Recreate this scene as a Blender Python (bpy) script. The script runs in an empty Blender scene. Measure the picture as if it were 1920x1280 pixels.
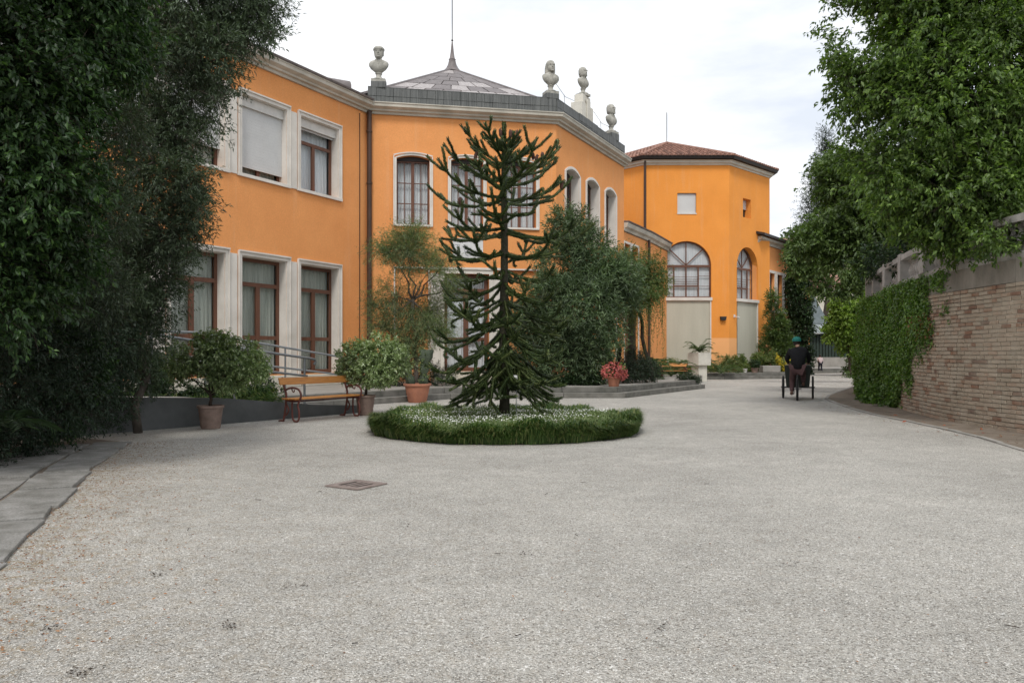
import bpy, bmesh, math, random
import numpy as np
from mathutils import Vector, Matrix
random.seed(7)
SC = bpy.context.scene
COL = SC.collection
PI = math.pi
EYE = 1.3
F = 1493.0            # focal length in photo pixels

# ------------------------------------------------------------------ camera, light
cam = bpy.data.cameras.new('camera'); camo = bpy.data.objects.new('camera', cam); COL.objects.link(camo)
camo.location = (0, 0, EYE); camo.rotation_euler = (PI/2, 0, 0)
cam.sensor_width = 36; cam.lens = 28.0; cam.shift_y = 22/1920; cam.clip_start = .1; cam.clip_end = 3000
SC.camera = camo

SUN_EL, SUN_AZ = math.radians(52), math.radians(184)     # azimuth clockwise from +Y
W = bpy.data.worlds.new('World'); SC.world = W; W.use_nodes = True
nt = W.node_tree; nt.nodes.clear()
wo = nt.nodes.new('ShaderNodeOutputWorld'); bg = nt.nodes.new('ShaderNodeBackground'); bg.inputs['Strength'].default_value = .1
sky = nt.nodes.new('ShaderNodeTexSky'); sky.sky_type = 'NISHITA'; sky.sun_disc = False
sky.sun_elevation = SUN_EL; sky.sun_rotation = SUN_AZ; sky.dust_density = 3
tc = nt.nodes.new('ShaderNodeTexCoord'); mp = nt.nodes.new('ShaderNodeMapping'); mp.inputs['Scale'].default_value = (1.2, 1.2, 4.2)
mp.inputs['Location'].default_value = (3.1, .4, .2)
nz = nt.nodes.new('ShaderNodeTexNoise'); nz.inputs['Scale'].default_value = 1.9; nz.inputs['Detail'].default_value = 7; nz.inputs['Roughness'].default_value = .55
rp = nt.nodes.new('ShaderNodeValToRGB')
rp.color_ramp.elements[0].position = .38; rp.color_ramp.elements[0].color = (6.3, 6.75, 7.5, 1)
rp.color_ramp.elements[1].position = .57; rp.color_ramp.elements[1].color = (8.9, 9.0, 9.15, 1)
mx = nt.nodes.new('ShaderNodeMix'); mx.data_type = 'RGBA'; mx.inputs[0].default_value = .97
nt.links.new(tc.outputs['Generated'], mp.inputs['Vector']); nt.links.new(mp.outputs[0], nz.inputs['Vector'])
nt.links.new(nz.outputs[0], rp.inputs[0]); nt.links.new(sky.outputs[0], mx.inputs[6]); nt.links.new(rp.outputs[0], mx.inputs[7])
nt.links.new(mx.outputs[2], bg.inputs['Color']); nt.links.new(bg.outputs[0], wo.inputs['Surface'])

sl = bpy.data.lights.new('sun', 'SUN'); so = bpy.data.objects.new('sun', sl); COL.objects.link(so)
sl.energy = 1.5; sl.angle = math.radians(13); sl.color = (1, .965, .91)
sd = Vector((math.sin(SUN_AZ)*math.cos(SUN_EL), math.cos(SUN_AZ)*math.cos(SUN_EL), math.sin(SUN_EL)))
so.rotation_euler = sd.to_track_quat('Z', 'Y').to_euler(); so.location = (0, -5, 20)
vs = SC.view_settings; vs.view_transform = 'Standard'; vs.look = 'None'; vs.exposure = 0.42; vs.gamma = 1; vs.use_curve_mapping = False

# ------------------------------------------------------------------ helpers
ORG = {}
def props(o, label=None, cat=None, group=None, kind=None):
    if label: o['label'] = label
    if cat: o['category'] = cat
    if group: o['group'] = group
    if kind: o['kind'] = kind
    return o
def thing(name, loc, label, cat, group=None):
    o = bpy.data.objects.new(name, None); COL.objects.link(o); o.location = loc; o.empty_display_size = .2
    ORG[o.name] = Vector(loc); return props(o, label, cat, group)
def at(x, y, Y):
    return Vector(((x-960)/F*Y, Y, EYE+(662-y)/F*Y))
def link(name, me, mat, parent=None, kind=None, label=None):
    me.materials.append(mat) if mat and not len(me.materials) else None
    o = bpy.data.objects.new(name, me); COL.objects.link(o)
    if parent: o.parent = parent; ORG[o.name] = ORG[parent.name]
    else: ORG[o.name] = Vector((0, 0, 0))
    return props(o, label=label, kind=kind)

class MB:
    def __init__(s): s.v = []; s.f = []
    def add(s, vs, fs):
        n = len(s.v); s.v += [tuple(v) for v in vs]; s.f += [tuple(i+n for i in f) for f in fs]; return s
    def hexa(s, p): return s.add(p, [(0,3,2,1),(4,5,6,7),(0,1,5,4),(1,2,6,5),(2,3,7,6),(3,0,4,7)])
    def box(s, c, d, rz=0, ry=0, rx=0):
        R = Matrix.Rotation(rz,3,'Z')@Matrix.Rotation(ry,3,'Y')@Matrix.Rotation(rx,3,'X'); c = Vector(c); a,b,h = d[0]/2,d[1]/2,d[2]/2
        return s.hexa([c+R@Vector(q) for q in ((-a,-b,-h),(a,-b,-h),(a,b,-h),(-a,b,-h),(-a,-b,h),(a,-b,h),(a,b,h),(-a,b,h))])
    def prism(s, a, b):
        n = len(a); return s.add(list(a)+list(b), [tuple(range(n))[::-1], tuple(range(n, 2*n))]+[(i,(i+1)%n,n+(i+1)%n,n+i) for i in range(n)])
    def tube(s, pts, r, n=8, caps=True):
        pts = [Vector(p) for p in pts]; m = len(pts); rr = r if hasattr(r, '__len__') else [r]*m; vs = []; fs = []
        up = None
        for i in range(m):
            t = (pts[min(i+1,m-1)]-pts[max(i-1,0)])
            t = t.normalized() if t.length > 1e-9 else Vector((0,0,1))
            if up is None: up = t.orthogonal().normalized()
            else:
                up = up - t*up.dot(t); up = up.normalized() if up.length > 1e-6 else t.orthogonal().normalized()
            w = t.cross(up)
            for k in range(n):
                a = 2*PI*k/n; vs.append(pts[i]+(up*math.cos(a)+w*math.sin(a))*rr[i])
        for i in range(m-1):
            for k in range(n): fs.append((i*n+k, i*n+(k+1)%n, (i+1)*n+(k+1)%n, (i+1)*n+k))
        if caps: fs += [tuple(range(n))[::-1], tuple(range((m-1)*n, m*n))]
        return s.add(vs, fs)
    def lathe(s, prof, c, n=16, sx=1, sy=1, wob=0):
        c = Vector(c); vs = []; fs = []; m = len(prof)
        for i,(r,z) in enumerate(prof):
            for k in range(n):
                a = 2*PI*k/n; q = r*(1+wob*math.sin(3*a+i*1.3)); vs.append(c+Vector((q*sx*math.cos(a), q*sy*math.sin(a), z)))
        for i in range(m-1):
            for k in range(n): fs.append((i*n+k, i*n+(k+1)%n, (i+1)*n+(k+1)%n, (i+1)*n+k))
        fs += [tuple(range(n))[::-1], tuple(range((m-1)*n, m*n))]
        return s.add(vs, fs)
    def ell(s, c, r, n=10, m=7):
        return s.lathe([(r[0]*math.sin(PI*(i+.02)/(m+.04)), -r[2]*math.cos(PI*(i+.02)/(m+.04))) for i in range(m+1)], c, n, 1, r[1]/r[0])
    def build(s, name, mat, parent=None, smooth=False, kind=None, label=None, fix=True, bevel=0):
        o0 = ORG[parent.name] if parent else Vector((0,0,0))
        me = bpy.data.meshes.new(name)
        me.from_pydata([(v[0]-o0[0], v[1]-o0[1], v[2]-o0[2]) for v in s.v], [], s.f)
        if fix:
            bm = bmesh.new(); bm.from_mesh(me); bmesh.ops.recalc_face_normals(bm, faces=bm.faces); bm.to_mesh(me); bm.free()
        if smooth:
            me.polygons.foreach_set('use_smooth', [True]*len(me.polygons))
            if smooth != 'all': me.set_sharp_from_angle(angle=math.radians(40))
        o = link(name, me, mat, parent, kind, label)
        if bevel:
            m = o.modifiers.new('bevel', 'BEVEL'); m.width = bevel; m.segments = 2; m.limit_method = 'ANGLE'
        return o

class Fr:
    """vertical wall plane: origin (x,y), direction u along it, outward normal n = (uy,-ux)"""
    def __init__(s, ox, oy, ux, uy):
        l = math.hypot(ux, uy); s.o = Vector((ox, oy)); s.u = Vector((ux/l, uy/l)); s.n = Vector((uy/l, -ux/l))
    def P(s, a, d, z): q = s.o+s.u*a+s.n*d; return Vector((q.x, q.y, z))
    def sx(s, px, d=0):
        k = (px-960)/F; o = s.o+s.n*d; return (k*o.y-o.x)/(s.u.x-k*s.u.y)
    def Y(s, a): return (s.o+s.u*a).y
    def z(s, px, py, d=0): a = s.sx(px, d); return EYE+(662-py)/F*s.P(a, d, 0).y
    def box(s, mb, a0, a1, d0, d1, z0, z1):
        return mb.hexa([s.P(a0,d0,z0),s.P(a1,d0,z0),s.P(a1,d1,z0),s.P(a0,d1,z0),s.P(a0,d0,z1),s.P(a1,d0,z1),s.P(a1,d1,z1),s.P(a0,d1,z1)])
    def prism(s, mb, pts, d0, d1):
        return mb.prism([s.P(a,d0,z) for a,z in pts], [s.P(a,d1,z) for a,z in pts])

def sweep(mb, plan, prof, closed=False):
    plan = [Vector(p[:2]) for p in plan]; m = len(plan); k = len(prof); rings = []
    for i, p in enumerate(plan):
        a = plan[i-1] if (i or closed) else None; b = plan[(i+1) % m] if (i < m-1 or closed) else None
        ns = [];
        if a is not None: t = (p-a).normalized(); ns.append(Vector((t.y, -t.x)))
        if b is not None: t = (b-p).normalized(); ns.append(Vector((t.y, -t.x)))
        if len(ns) == 2:
            q = ns[0]+ns[1]; q = q*(2/q.length_squared)
        else: q = ns[0]
        rings.append([Vector((p.x+q.x*d, p.y+q.y*d, z)) for d, z in prof])
    vs = [v for r in rings for v in r]; fs = []
    for i in range(m if closed else m-1):
        j = (i+1) % m
        for c in range(k): fs.append((i*k+c, i*k+(c+1)%k, j*k+(c+1)%k, j*k+c))
    if not closed: fs += [tuple(range(k)), tuple(range((m-1)*k, m*k))[::-1]]
    return mb.add(vs, fs)

# ------------------------------------------------------------------ materials
def nmat(name):
    m = bpy.data.materials.new(name); m.use_nodes = True; t = m.node_tree; t.nodes.clear()
    out = t.nodes.new('ShaderNodeOutputMaterial'); b = t.nodes.new('ShaderNodeBsdfPrincipled'); t.links.new(b.outputs[0], out.inputs[0])
    return m, t, b, out
def rgba(c): return (c[0], c[1], c[2], 1)
def noise(t, scale, detail=5, rough=.55, vec=None, stretch=None):
    g = t.nodes.new('ShaderNodeNewGeometry'); n = t.nodes.new('ShaderNodeTexNoise'); n.inputs['Scale'].default_value = scale
    n.inputs['Detail'].default_value = detail; n.inputs['Roughness'].default_value = rough
    src = g.outputs['Position']
    if stretch:
        mp = t.nodes.new('ShaderNodeMapping'); mp.inputs['Scale'].default_value = stretch; t.links.new(src, mp.inputs['Vector']); src = mp.outputs[0]
    t.links.new(src, n.inputs['Vector']); return n
def ramp(t, src, stops):
    r = t.nodes.new('ShaderNodeValToRGB'); e = r.color_ramp.elements
    while len(e) < len(stops): e.new(.5)
    for i, (p, c) in enumerate(stops): e[i].position = p; e[i].color = rgba(c) if hasattr(c, '__len__') else (c, c, c, 1)
    t.links.new(src, r.inputs[0]); return r
def mixc(t, fac, a, b, mode='MIX'):
    m = t.nodes.new('ShaderNodeMix'); m.data_type = 'RGBA'; m.blend_type = mode
    for k, v in ((0, fac), (6, a), (7, b)):
        if hasattr(v, 'node'): t.links.new(v, m.inputs[k])
        elif k == 0: m.inputs[0].default_value = v
        else: m.inputs[k].default_value = rgba(v)
    return m.outputs[2]
def bump(t, b, src, strength, dist=.01):
    n = t.nodes.new('ShaderNodeBump'); n.inputs['Strength'].default_value = strength; n.inputs['Distance'].default_value = dist
    t.links.new(src, n.inputs['Height']); t.links.new(n.outputs[0], b.inputs['Normal']); return n
def pm(name, c, c2=None, scale=3, rough=.8, bs=60, bst=.3, metal=0, spec=.35, stretch=None, fine=.12, island=0, bd=.01):
    m, t, b, out = nmat(name); c2 = c2 or [x*.72 for x in c]
    n = noise(t, scale, 6, .6, stretch=stretch); col = ramp(t, n.outputs[0], [(.3, c2), (.66, c)]).outputs[0]
    f = noise(t, bs*1.3, 3); col = mixc(t, 1.0, col, ramp(t, f.outputs[0], [(.3, 1-fine), (.7, 1.0)]).outputs[0], 'MULTIPLY')
    if island:
        g = t.nodes.new('ShaderNodeNewGeometry'); col = mixc(t, 1.0, col, ramp(t, g.outputs['Random Per Island'], [(0, 1-island), (1, 1+island*.4)]).outputs[0], 'MULTIPLY')
    t.links.new(col, b.inputs['Base Color']); b.inputs['Roughness'].default_value = rough; b.inputs['Metallic'].default_value = metal
    b.inputs['Specular IOR Level'].default_value = spec
    if bst: bump(t, b, noise(t, bs, 4).outputs[0], bst, bd)
    return m
def leafm(name, a, b_, rough=.42, trans=.3, c=None, spec=.4, big=.9):
    m, t, b, out = nmat(name); g = t.nodes.new('ShaderNodeNewGeometry')
    st = [(0, a), (.75, b_)] + ([(1, c)] if c else [])
    col = ramp(t, g.outputs['Random Per Island'], st).outputs[0]
    col = mixc(t, 1.0, col, ramp(t, noise(t, big, 3).outputs[0], [(.35, .65), (.65, 1.2)]).outputs[0], 'MULTIPLY')
    t.links.new(col, b.inputs['Base Color']); b.inputs['Roughness'].default_value = rough; b.inputs['Specular IOR Level'].default_value = spec
    tr = t.nodes.new('ShaderNodeBsdfTranslucent'); t.links.new(mixc(t, 1.0, col, (1.25, 1.5, .5), 'MULTIPLY'), tr.inputs[0])
    ms = t.nodes.new('ShaderNodeMixShader'); ms.inputs[0].default_value = trans
    t.links.new(b.outputs[0], ms.inputs[1]); t.links.new(tr.outputs[0], ms.inputs[2]); t.links.new(ms.outputs[0], out.inputs[0]); return m

def stucco(name, c, c2, base=None, basez=0):
    m, t, b, out = nmat(name)
    col = ramp(t, noise(t, .7, 6, .62).outputs[0], [(.3, c2), (.68, c)]).outputs[0]
    st = noise(t, 1.6, 5, .7, stretch=(2.4, 2.4, .16))                 # rain streaks
    col = mixc(t, ramp(t, st.outputs[0], [(.54, 0.0), (.78, .38)]).outputs[0], col, (.76, .44, .24))
    col = mixc(t, 1.0, col, ramp(t, noise(t, 28, 4, .7).outputs[0], [(.3, .86), (.7, 1.05)]).outputs[0], 'MULTIPLY')
    col = mixc(t, ramp(t, noise(t, .33, 8, .75).outputs[0], [(.50, 0.0), (.60, .16)]).outputs[0], col, (.66, .28, .09))
    g = t.nodes.new('ShaderNodeNewGeometry'); sp = t.nodes.new('ShaderNodeSeparateXYZ'); t.links.new(g.outputs['Position'], sp.inputs[0])
    if base:
        mr = t.nodes.new('ShaderNodeMapRange'); mr.inputs[1].default_value = basez+.03; mr.inputs[2].default_value = basez-.03; t.links.new(sp.outputs[2], mr.inputs[0])
        col = mixc(t, mr.outputs[0], col, base)
    # damp and splash stains close to the ground, broken up by noise
    ad = t.nodes.new('ShaderNodeMath'); ad.operation = 'MULTIPLY_ADD'; t.links.new(noise(t, 1.9, 5).outputs[0], ad.inputs[0]); ad.inputs[1].default_value = -1.6; t.links.new(sp.outputs[2], ad.inputs[2])
    mr2 = t.nodes.new('ShaderNodeMapRange'); mr2.inputs[1].default_value = .4; mr2.inputs[2].default_value = -.6; mr2.inputs[4].default_value = .6; t.links.new(ad.outputs[0], mr2.inputs[0])
    col = mixc(t, mr2.outputs[0], col, (.36, .26, .17))
    t.links.new(col, b.inputs['Base Color']); b.inputs['Roughness'].default_value = .9; b.inputs['Specular IOR Level'].default_value = .15
    bump(t, b, noise(t, 45, 5, .7).outputs[0], .35, .012); return m

M = {}
M['orange'] = stucco('orange_stucco', (.82, .36, .132), (.74, .31, .108))
M['orange_b'] = stucco('orange_stucco_bright', (.87, .34, .072), (.79, .30, .06), (.86, .43, .18), 2.12)
M['stone'] = pm('cream_stone', (.70, .66, .57), (.52, .49, .41), 1.3, .85, 70, .25)
M['white'] = pm('white_surround', (.76, .72, .66), (.62, .58, .52), 1.6, .8, 60, .2)
M['cornice'] = pm('cornice_stone', (.62, .58, .50), (.40, .38, .32), 1.1, .85, 40, .3)
M['rooflead'] = pm('lead_sheet', (.20, .17, .165), (.12, .105, .10), 2.2, .55, 30, .3, spec=.5, stretch=(2, 2, .6))
M['leadpale'] = pm('pale_lead_sheet', (.50, .46, .44), (.20, .17, .165), 3.6, .5, 30, .3, spec=.5, stretch=(4, 4, .5))
M['slate'] = pm('grey_cladding', (.15, .155, .15), (.065, .07, .068), 2.5, .6, 30, .4, stretch=(6, 6, .4))
M['gutter'] = pm('dark_gutter', (.035, .03, .028), None, 3, .5, 30, .1)
M['pipe'] = pm('brown_pipe', (.075, .042, .03), (.05, .03, .02), 2, .5, 30, .1)
M['brown'] = pm('brown_wood_frame', (.17, .075, .045), (.11, .05, .032), 4, .5, 40, .15, stretch=(4, 4, .5))
M['shutter'] = pm('grey_blind', (.60, .60, .59), (.54, .54, .53), 2, .6, 30, .05)
M['blindbox'] = pm('blind_box', (.66, .64, .60), None, 2, .6, 30, .05, fine=.04)
M['curtain'] = pm('curtain_cloth', (.52, .56, .50), (.36, .40, .35), 2, .9, 30, .1, stretch=(6, 6, .3))
M['curtainw'] = pm('white_curtain', (.78, .82, .84), (.58, .63, .66), 2, .9, 30, .1, stretch=(6, 6, .3))
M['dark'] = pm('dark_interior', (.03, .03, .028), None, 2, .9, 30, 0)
M['beige'] = pm('beige_panel', (.52, .50, .41), (.46, .44, .36), 1.2, .8, 50, .1, stretch=(2, 2, .3))
M['tile'] = pm('clay_tile', (.38, .20, .145), (.24, .13, .10), 2.5, .85, 30, .2, island=.45)
M['grey_stone'] = pm('grey_statue_stone', (.48, .46, .41), (.22, .22, .19), 5, .9, 30, .4)
M['ped_stone'] = pm('pale_pedestal_stone', (.72, .69, .61), (.56, .53, .46), 3, .85, 30, .2)
M['bark'] = pm('bark', (.075, .055, .042), (.03, .024, .018), 8, .95, 30, .9, stretch=(1, 1, .3), bd=.02)
M['barkgrey'] = pm('grey_bark', (.14, .12, .10), (.06, .05, .04), 8, .95, 30, .9, stretch=(1, 1, .3), bd=.02)
M['terra'] = pm('terracotta', (.47, .20, .12), (.34, .15, .10), 5, .85, 60, .2)
M['terraold'] = pm('weathered_terracotta', (.33, .24, .20), (.20, .14, .115), 6, .9, 60, .3)
M['soil'] = pm('soil', (.10, .075, .055), (.05, .04, .03), 6, .95, 40, .8, bd=.02)
M['asphaltwall'] = pm('dark_render', (.13, .135, .135), (.085, .09, .09), 2.5, .8, 60, .3)
M['terrace'] = pm('terrace_concrete', (.36, .34, .31), (.25, .24, .215), 1.6, .9, 60, .35)
M['step'] = pm('step_stone', (.22, .21, .19), (.11, .11, .095), 3, .85, 50, .35)
M['rail'] = pm('galvanised_rail', (.30, .32, .33), (.22, .24, .25), 3, .42, 40, .05, metal=.6, spec=.5)
M['benchwood'] = pm('varnished_bench_wood', (.60, .27, .075), (.44, .18, .05), 3, .42, 50, .1, stretch=(1.5, 1.5, 14))
M['iron'] = pm('red_brown_iron', (.16, .05, .038), (.09, .032, .026), 6, .5, 50, .2)
M['rust'] = pm('rusty_iron', (.29, .24, .215), (.19, .145, .125), 9, .8, 70, .4)
M['gapshade'] = pm('grate_gap_shade', (.015, .013, .012), None, 3, .9, 30, 0)  # near-black colour stands in for the shade between the grate bars
M['paving'] = pm('paving_stone', (.34, .33, .31), (.17, .165, .145), 4, .85, 50, .8, fine=.4)
M['brick'] = pm('old_brick', (.50, .37, .28), (.36, .255, .20), 3.5, .95, 55, .7, island=0)
M['mortar'] = pm('mortar', (.60, .56, .48), (.40, .37, .31), 3, .95, 50, .6)
M['cap'] = pm('stone_band', (.34, .31, .27), (.17, .155, .13), 2.5, .9, 40, .5, stretch=(1, 1, .5))
M['balus'] = pm('balustrade_stone', (.52, .49, .46), (.34, .32, .30), 4, .9, 40, .3)
M['tyre'] = pm('tyre_rubber', (.035, .034, .034), None, 5, .8, 60, .1)
M['steel'] = pm('dull_steel', (.22, .21, .21), None, 5, .45, 60, 0, metal=.7)
M['cargobox'] = pm('dark_green_box', (.035, .045, .038), None, 4, .6, 60, .05)
M['jacket'] = pm('black_cloth', (.008, .008, .010), None, 8, .9, 90, .2)
M['trousers'] = pm('maroon_brown_cloth', (.13, .075, .075), (.085, .045, .045), 6, .9, 90, .2)
M['navy'] = pm('dark_cloth', (.02, .022, .035), None, 8, .9, 90, .2)
M['pinkcloth'] = pm('pale_pink_cloth', (.62, .50, .50), None, 8, .9, 90, .2)
M['teal'] = pm('teal_cap', (.02, .20, .17), None, 8, .8, 90, .1)
M['skin'] = pm('skin', (.50, .30, .22), None, 8, .6, 90, 0, fine=.03)
M['hair'] = pm('dark_hair', (.02, .014, .01), None, 8, .6, 90, .2)
M['leather'] = pm('brown_leather', (.14, .07, .05), None, 8, .6, 90, .1)
M['plastic'] = pm('white_plastic', (.75, .75, .74), None, 3, .4, 30, 0, fine=.02)
M['ink'] = pm('dark_grey_print', (.10, .11, .16), None, 3, .6, 30, 0, fine=.02)
M['yellowwall'] = pm('pale_yellow_wall', (.70, .62, .42), (.62, .55, .38), 1.2, .9, 30, .1)
M['greenwood'] = pm('dark_green_boards', (.030, .050, .040), (.018, .030, .024), 4, .7, 40, .2)
M['greyroof'] = pm('grey_sheet_roof', (.13, .155, .16), (.08, .10, .105), 2, .5, 30, .2)
M['paleroof'] = pm('pale_glazed_roof', (.36, .40, .40), None, 2, .35, 30, .1)
M['darkleafbase'] = pm('hedge_core', (.012, .018, .010), None, 3, 1, 20, .5)

def glass(name, tint, alpha):
    m, t, b, out = nmat(name); b.inputs['Base Color'].default_value = rgba(tint); b.inputs['Roughness'].default_value = .06; b.inputs['Specular IOR Level'].default_value = .6
    tr = t.nodes.new('ShaderNodeBsdfTransparent'); ms = t.nodes.new('ShaderNodeMixShader'); fr = t.nodes.new('ShaderNodeFresnel'); fr.inputs[0].default_value = 1.5
    ma = t.nodes.new('ShaderNodeMath'); ma.operation = 'ADD'; ma.inputs[1].default_value = 1-alpha; ma.use_clamp = True; bf = t.nodes.new('ShaderNodeNewGeometry'); t.links.new(fr.outputs[0], ma.inputs[0])
    iv_ = t.nodes.new('ShaderNodeMath'); iv_.operation = 'SUBTRACT'; iv_.inputs[0].default_value = 1; t.links.new(bf.outputs['Backfacing'], iv_.inputs[1])
    mu = t.nodes.new('ShaderNodeMath'); mu.operation = 'MULTIPLY'; t.links.new(ma.outputs[0], mu.inputs[0]); t.links.new(iv_.outputs[0], mu.inputs[1])
    t.links.new(mu.outputs[0], ms.inputs[0]); t.links.new(tr.outputs[0], ms.inputs[1]); t.links.new(b.outputs[0], ms.inputs[2]); t.links.new(ms.outputs[0], out.inputs[0])
    bump(t, b, noise(t, 1.3, 2).outputs[0], .12, .02); return m
M['glass'] = glass('window_glass', (.05, .06, .055), .90)
M['glassblue'] = glass('sky_lit_glass', (.10, .12, .13), .92)

# gravel
def gravelm():
    m, t, b, out = nmat('gravel'); g = t.nodes.new('ShaderNodeNewGeometry')
    dn = noise(t, 14, 2); off = mixc(t, .012, g.outputs['Position'], dn.outputs[1])
    v = t.nodes.new('ShaderNodeTexVoronoi'); v.inputs['Scale'].default_value = 105; t.links.new(off, v.inputs['Vector'])
    v2 = t.nodes.new('ShaderNodeTexVoronoi'); v2.inputs['Scale'].default_value = 230; t.links.new(off, v2.inputs['Vector'])
    s1 = t.nodes.new('ShaderNodeSeparateColor'); t.links.new(v.outputs['Color'], s1.inputs[0])
    s2 = t.nodes.new('ShaderNodeSeparateColor'); t.links.new(v2.outputs['Color'], s2.inputs[0])
    c1 = ramp(t, s1.outputs[0], [(0, (.11, .10, .088)), (.16, (.34, .323, .288)), (.6, (.50, .48, .435)), (.86, (.66, .642, .595)), (1, (.88, .87, .83))]).outputs[0]
    c2 = ramp(t, s2.outputs[1], [(0, (.22, .205, .178)), (.5, (.47, .45, .408)), (1, (.68, .662, .615))]).outputs[0]
    col = mixc(t, ramp(t, s1.outputs[2], [(.35, 0.0), (.6, .75)]).outputs[0], c1, c2)
    col = mixc(t, ramp(t, s2.outputs[2], [(.88, 0.0), (.95, .4)]).outputs[0], col, (.40, .29, .23))
    col = mixc(t, 1.0, col, ramp(t, noise(t, .45, 5, .6).outputs[0], [(.3, .80), (.7, 1.07)]).outputs[0], 'MULTIPLY')
    col = mixc(t, 1.0, col, ramp(t, noise(t, 2.8, 5, .7).outputs[0], [(.3, .86), (.66, 1.06)]).outputs[0], 'MULTIPLY')
    # leaf litter and moss: gathers along the left edging stones and in a few patches
    sp = t.nodes.new('ShaderNodeSeparateXYZ'); t.links.new(g.outputs['Position'], sp.inputs[0])
    def M2(op, a, b_):
        n = t.nodes.new('ShaderNodeMath'); n.operation = op
        for k, q in ((0, a), (1, b_)):
            if hasattr(q, 'node'): t.links.new(q, n.inputs[k])
            else: n.inputs[k].default_value = q
        return n.outputs[0]
    dist = M2('ADD', M2('ADD', sp.outputs[0], M2('MULTIPLY', sp.outputs[1], .39)), 1.25)      # 0 at the edging, grows to the right
    fall = M2('DIVIDE', .55, M2('ADD', M2('MAXIMUM', dist, .02), .42))
    fine = ramp(t, noise(t, 9, 6, .75).outputs[0], [(.46, 0.0), (.66, 1.0)]).outputs[0]
    lf = M2('MULTIPLY', M2('MINIMUM', fall, .95), fine)
    far = ramp(t, M2('DIVIDE', sp.outputs[1], 16.0), [(.55, 1.0), (1.0, 0.15)]).outputs[0]
    col = mixc(t, M2('MULTIPLY', lf, far), col, mixc(t, noise(t, 30, 2).outputs[0], (.24, .14, .07), (.30, .25, .12)))
    t.links.new(col, b.inputs['Base Color']); b.inputs['Roughness'].default_value = .9; b.inputs['Specular IOR Level'].default_value = .2
    h = M2('ADD', M2('MULTIPLY', v.outputs['Distance'], -1.0), M2('MULTIPLY', v2.outputs['Distance'], -.4))
    bump(t, b, h, .75, .012); return m
M['gravel'] = gravelm()
M['pebble'] = pm('pebble', (.60, .58, .53), (.45, .43, .385), 20, .85, 90, .2, island=.6)
M['dirt'] = pm('border_dirt', (.30, .25, .20), (.17, .135, .10), 3, .95, 60, .8, fine=.4, bd=.02)

L_ = {
 'laurel': leafm('laurel_leaf', (.016, .036, .013), (.040, .085, .026), .42, .2, (.08, .15, .035)),
 'olive': leafm('olive_leaf', (.032, .052, .028), (.085, .12, .066), .45, .16),
 'darkbush': leafm('dark_bush_leaf', (.014, .030, .012), (.035, .070, .022), .45, .18),
 'yew': leafm('yew_leaf', (.014, .028, .016), (.030, .055, .026), .5, .1),
 'tree': leafm('hackberry_leaf', (.055, .10, .026), (.135, .215, .05), .42, .34, (.23, .33, .08)),
 'tree2': leafm('far_tree_leaf', (.06, .10, .032), (.125, .185, .055), .45, .3),
 'light': leafm('light_green_leaf', (.12, .19, .035), (.22, .32, .06), .5, .35),
 'oleander': leafm('oleander_leaf', (.060, .10, .048), (.135, .195, .095), .40, .22, (.22, .29, .16)),
 'vine': leafm('vine_leaf', (.065, .11, .03), (.14, .20, .055), .5, .3, (.20, .18, .06)),
 'mesq': leafm('feathery_leaf', (.10, .145, .065), (.21, .27, .13), .5, .3, (.30, .28, .13)),
 'shrub': leafm('pittosporum_leaf', (.13, .19, .075), (.29, .36, .17), .3, .22, (.48, .55, .36)),
 'shrub2': leafm('glossy_shrub_leaf', (.09, .14, .055), (.21, .28, .11), .3, .22, (.42, .48, .28)),
 'ivy': leafm('ivy_leaf', (.065, .125, .026), (.14, .245, .05), .38, .28, (.20, .31, .07)),
 'grass': leafm('mondo_grass', (.038, .085, .020), (.10, .17, .042), .5, .25, (.34, .34, .14)),
 'cover': leafm('ground_cover', (.12, .18, .065), (.23, .29, .13), .6, .25, (.32, .34, .20)),
 'arau': leafm('scale_leaf', (.024, .044, .015), (.066, .098, .028), .45, .10, (.16, .19, .07), big=2),
 'bed': leafm('bed_plant_leaf', (.09, .14, .045), (.20, .26, .08), .5, .3, (.28, .22, .10)),
 'yellow': leafm('yellow_flower', (.55, .42, .03), (.65, .50, .05), .6, .2),
 'palm': leafm('palm_leaf', (.07, .12, .05), (.15, .21, .09), .45, .2),
 'redleaf': leafm('red_leaf', (.28, .05, .03), (.40, .11, .04), .6, .2),
 'litter': leafm('dry_leaf', (.16, .07, .035), (.30, .15, .07), .8, .1),
 'pinkfl': leafm('pink_flower', (.50, .08, .10), (.68, .22, .20), .5, .2),
 'whitefl': leafm('white_flower', (.72, .72, .68), (.82, .82, .78), .6, .1),
}

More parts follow.
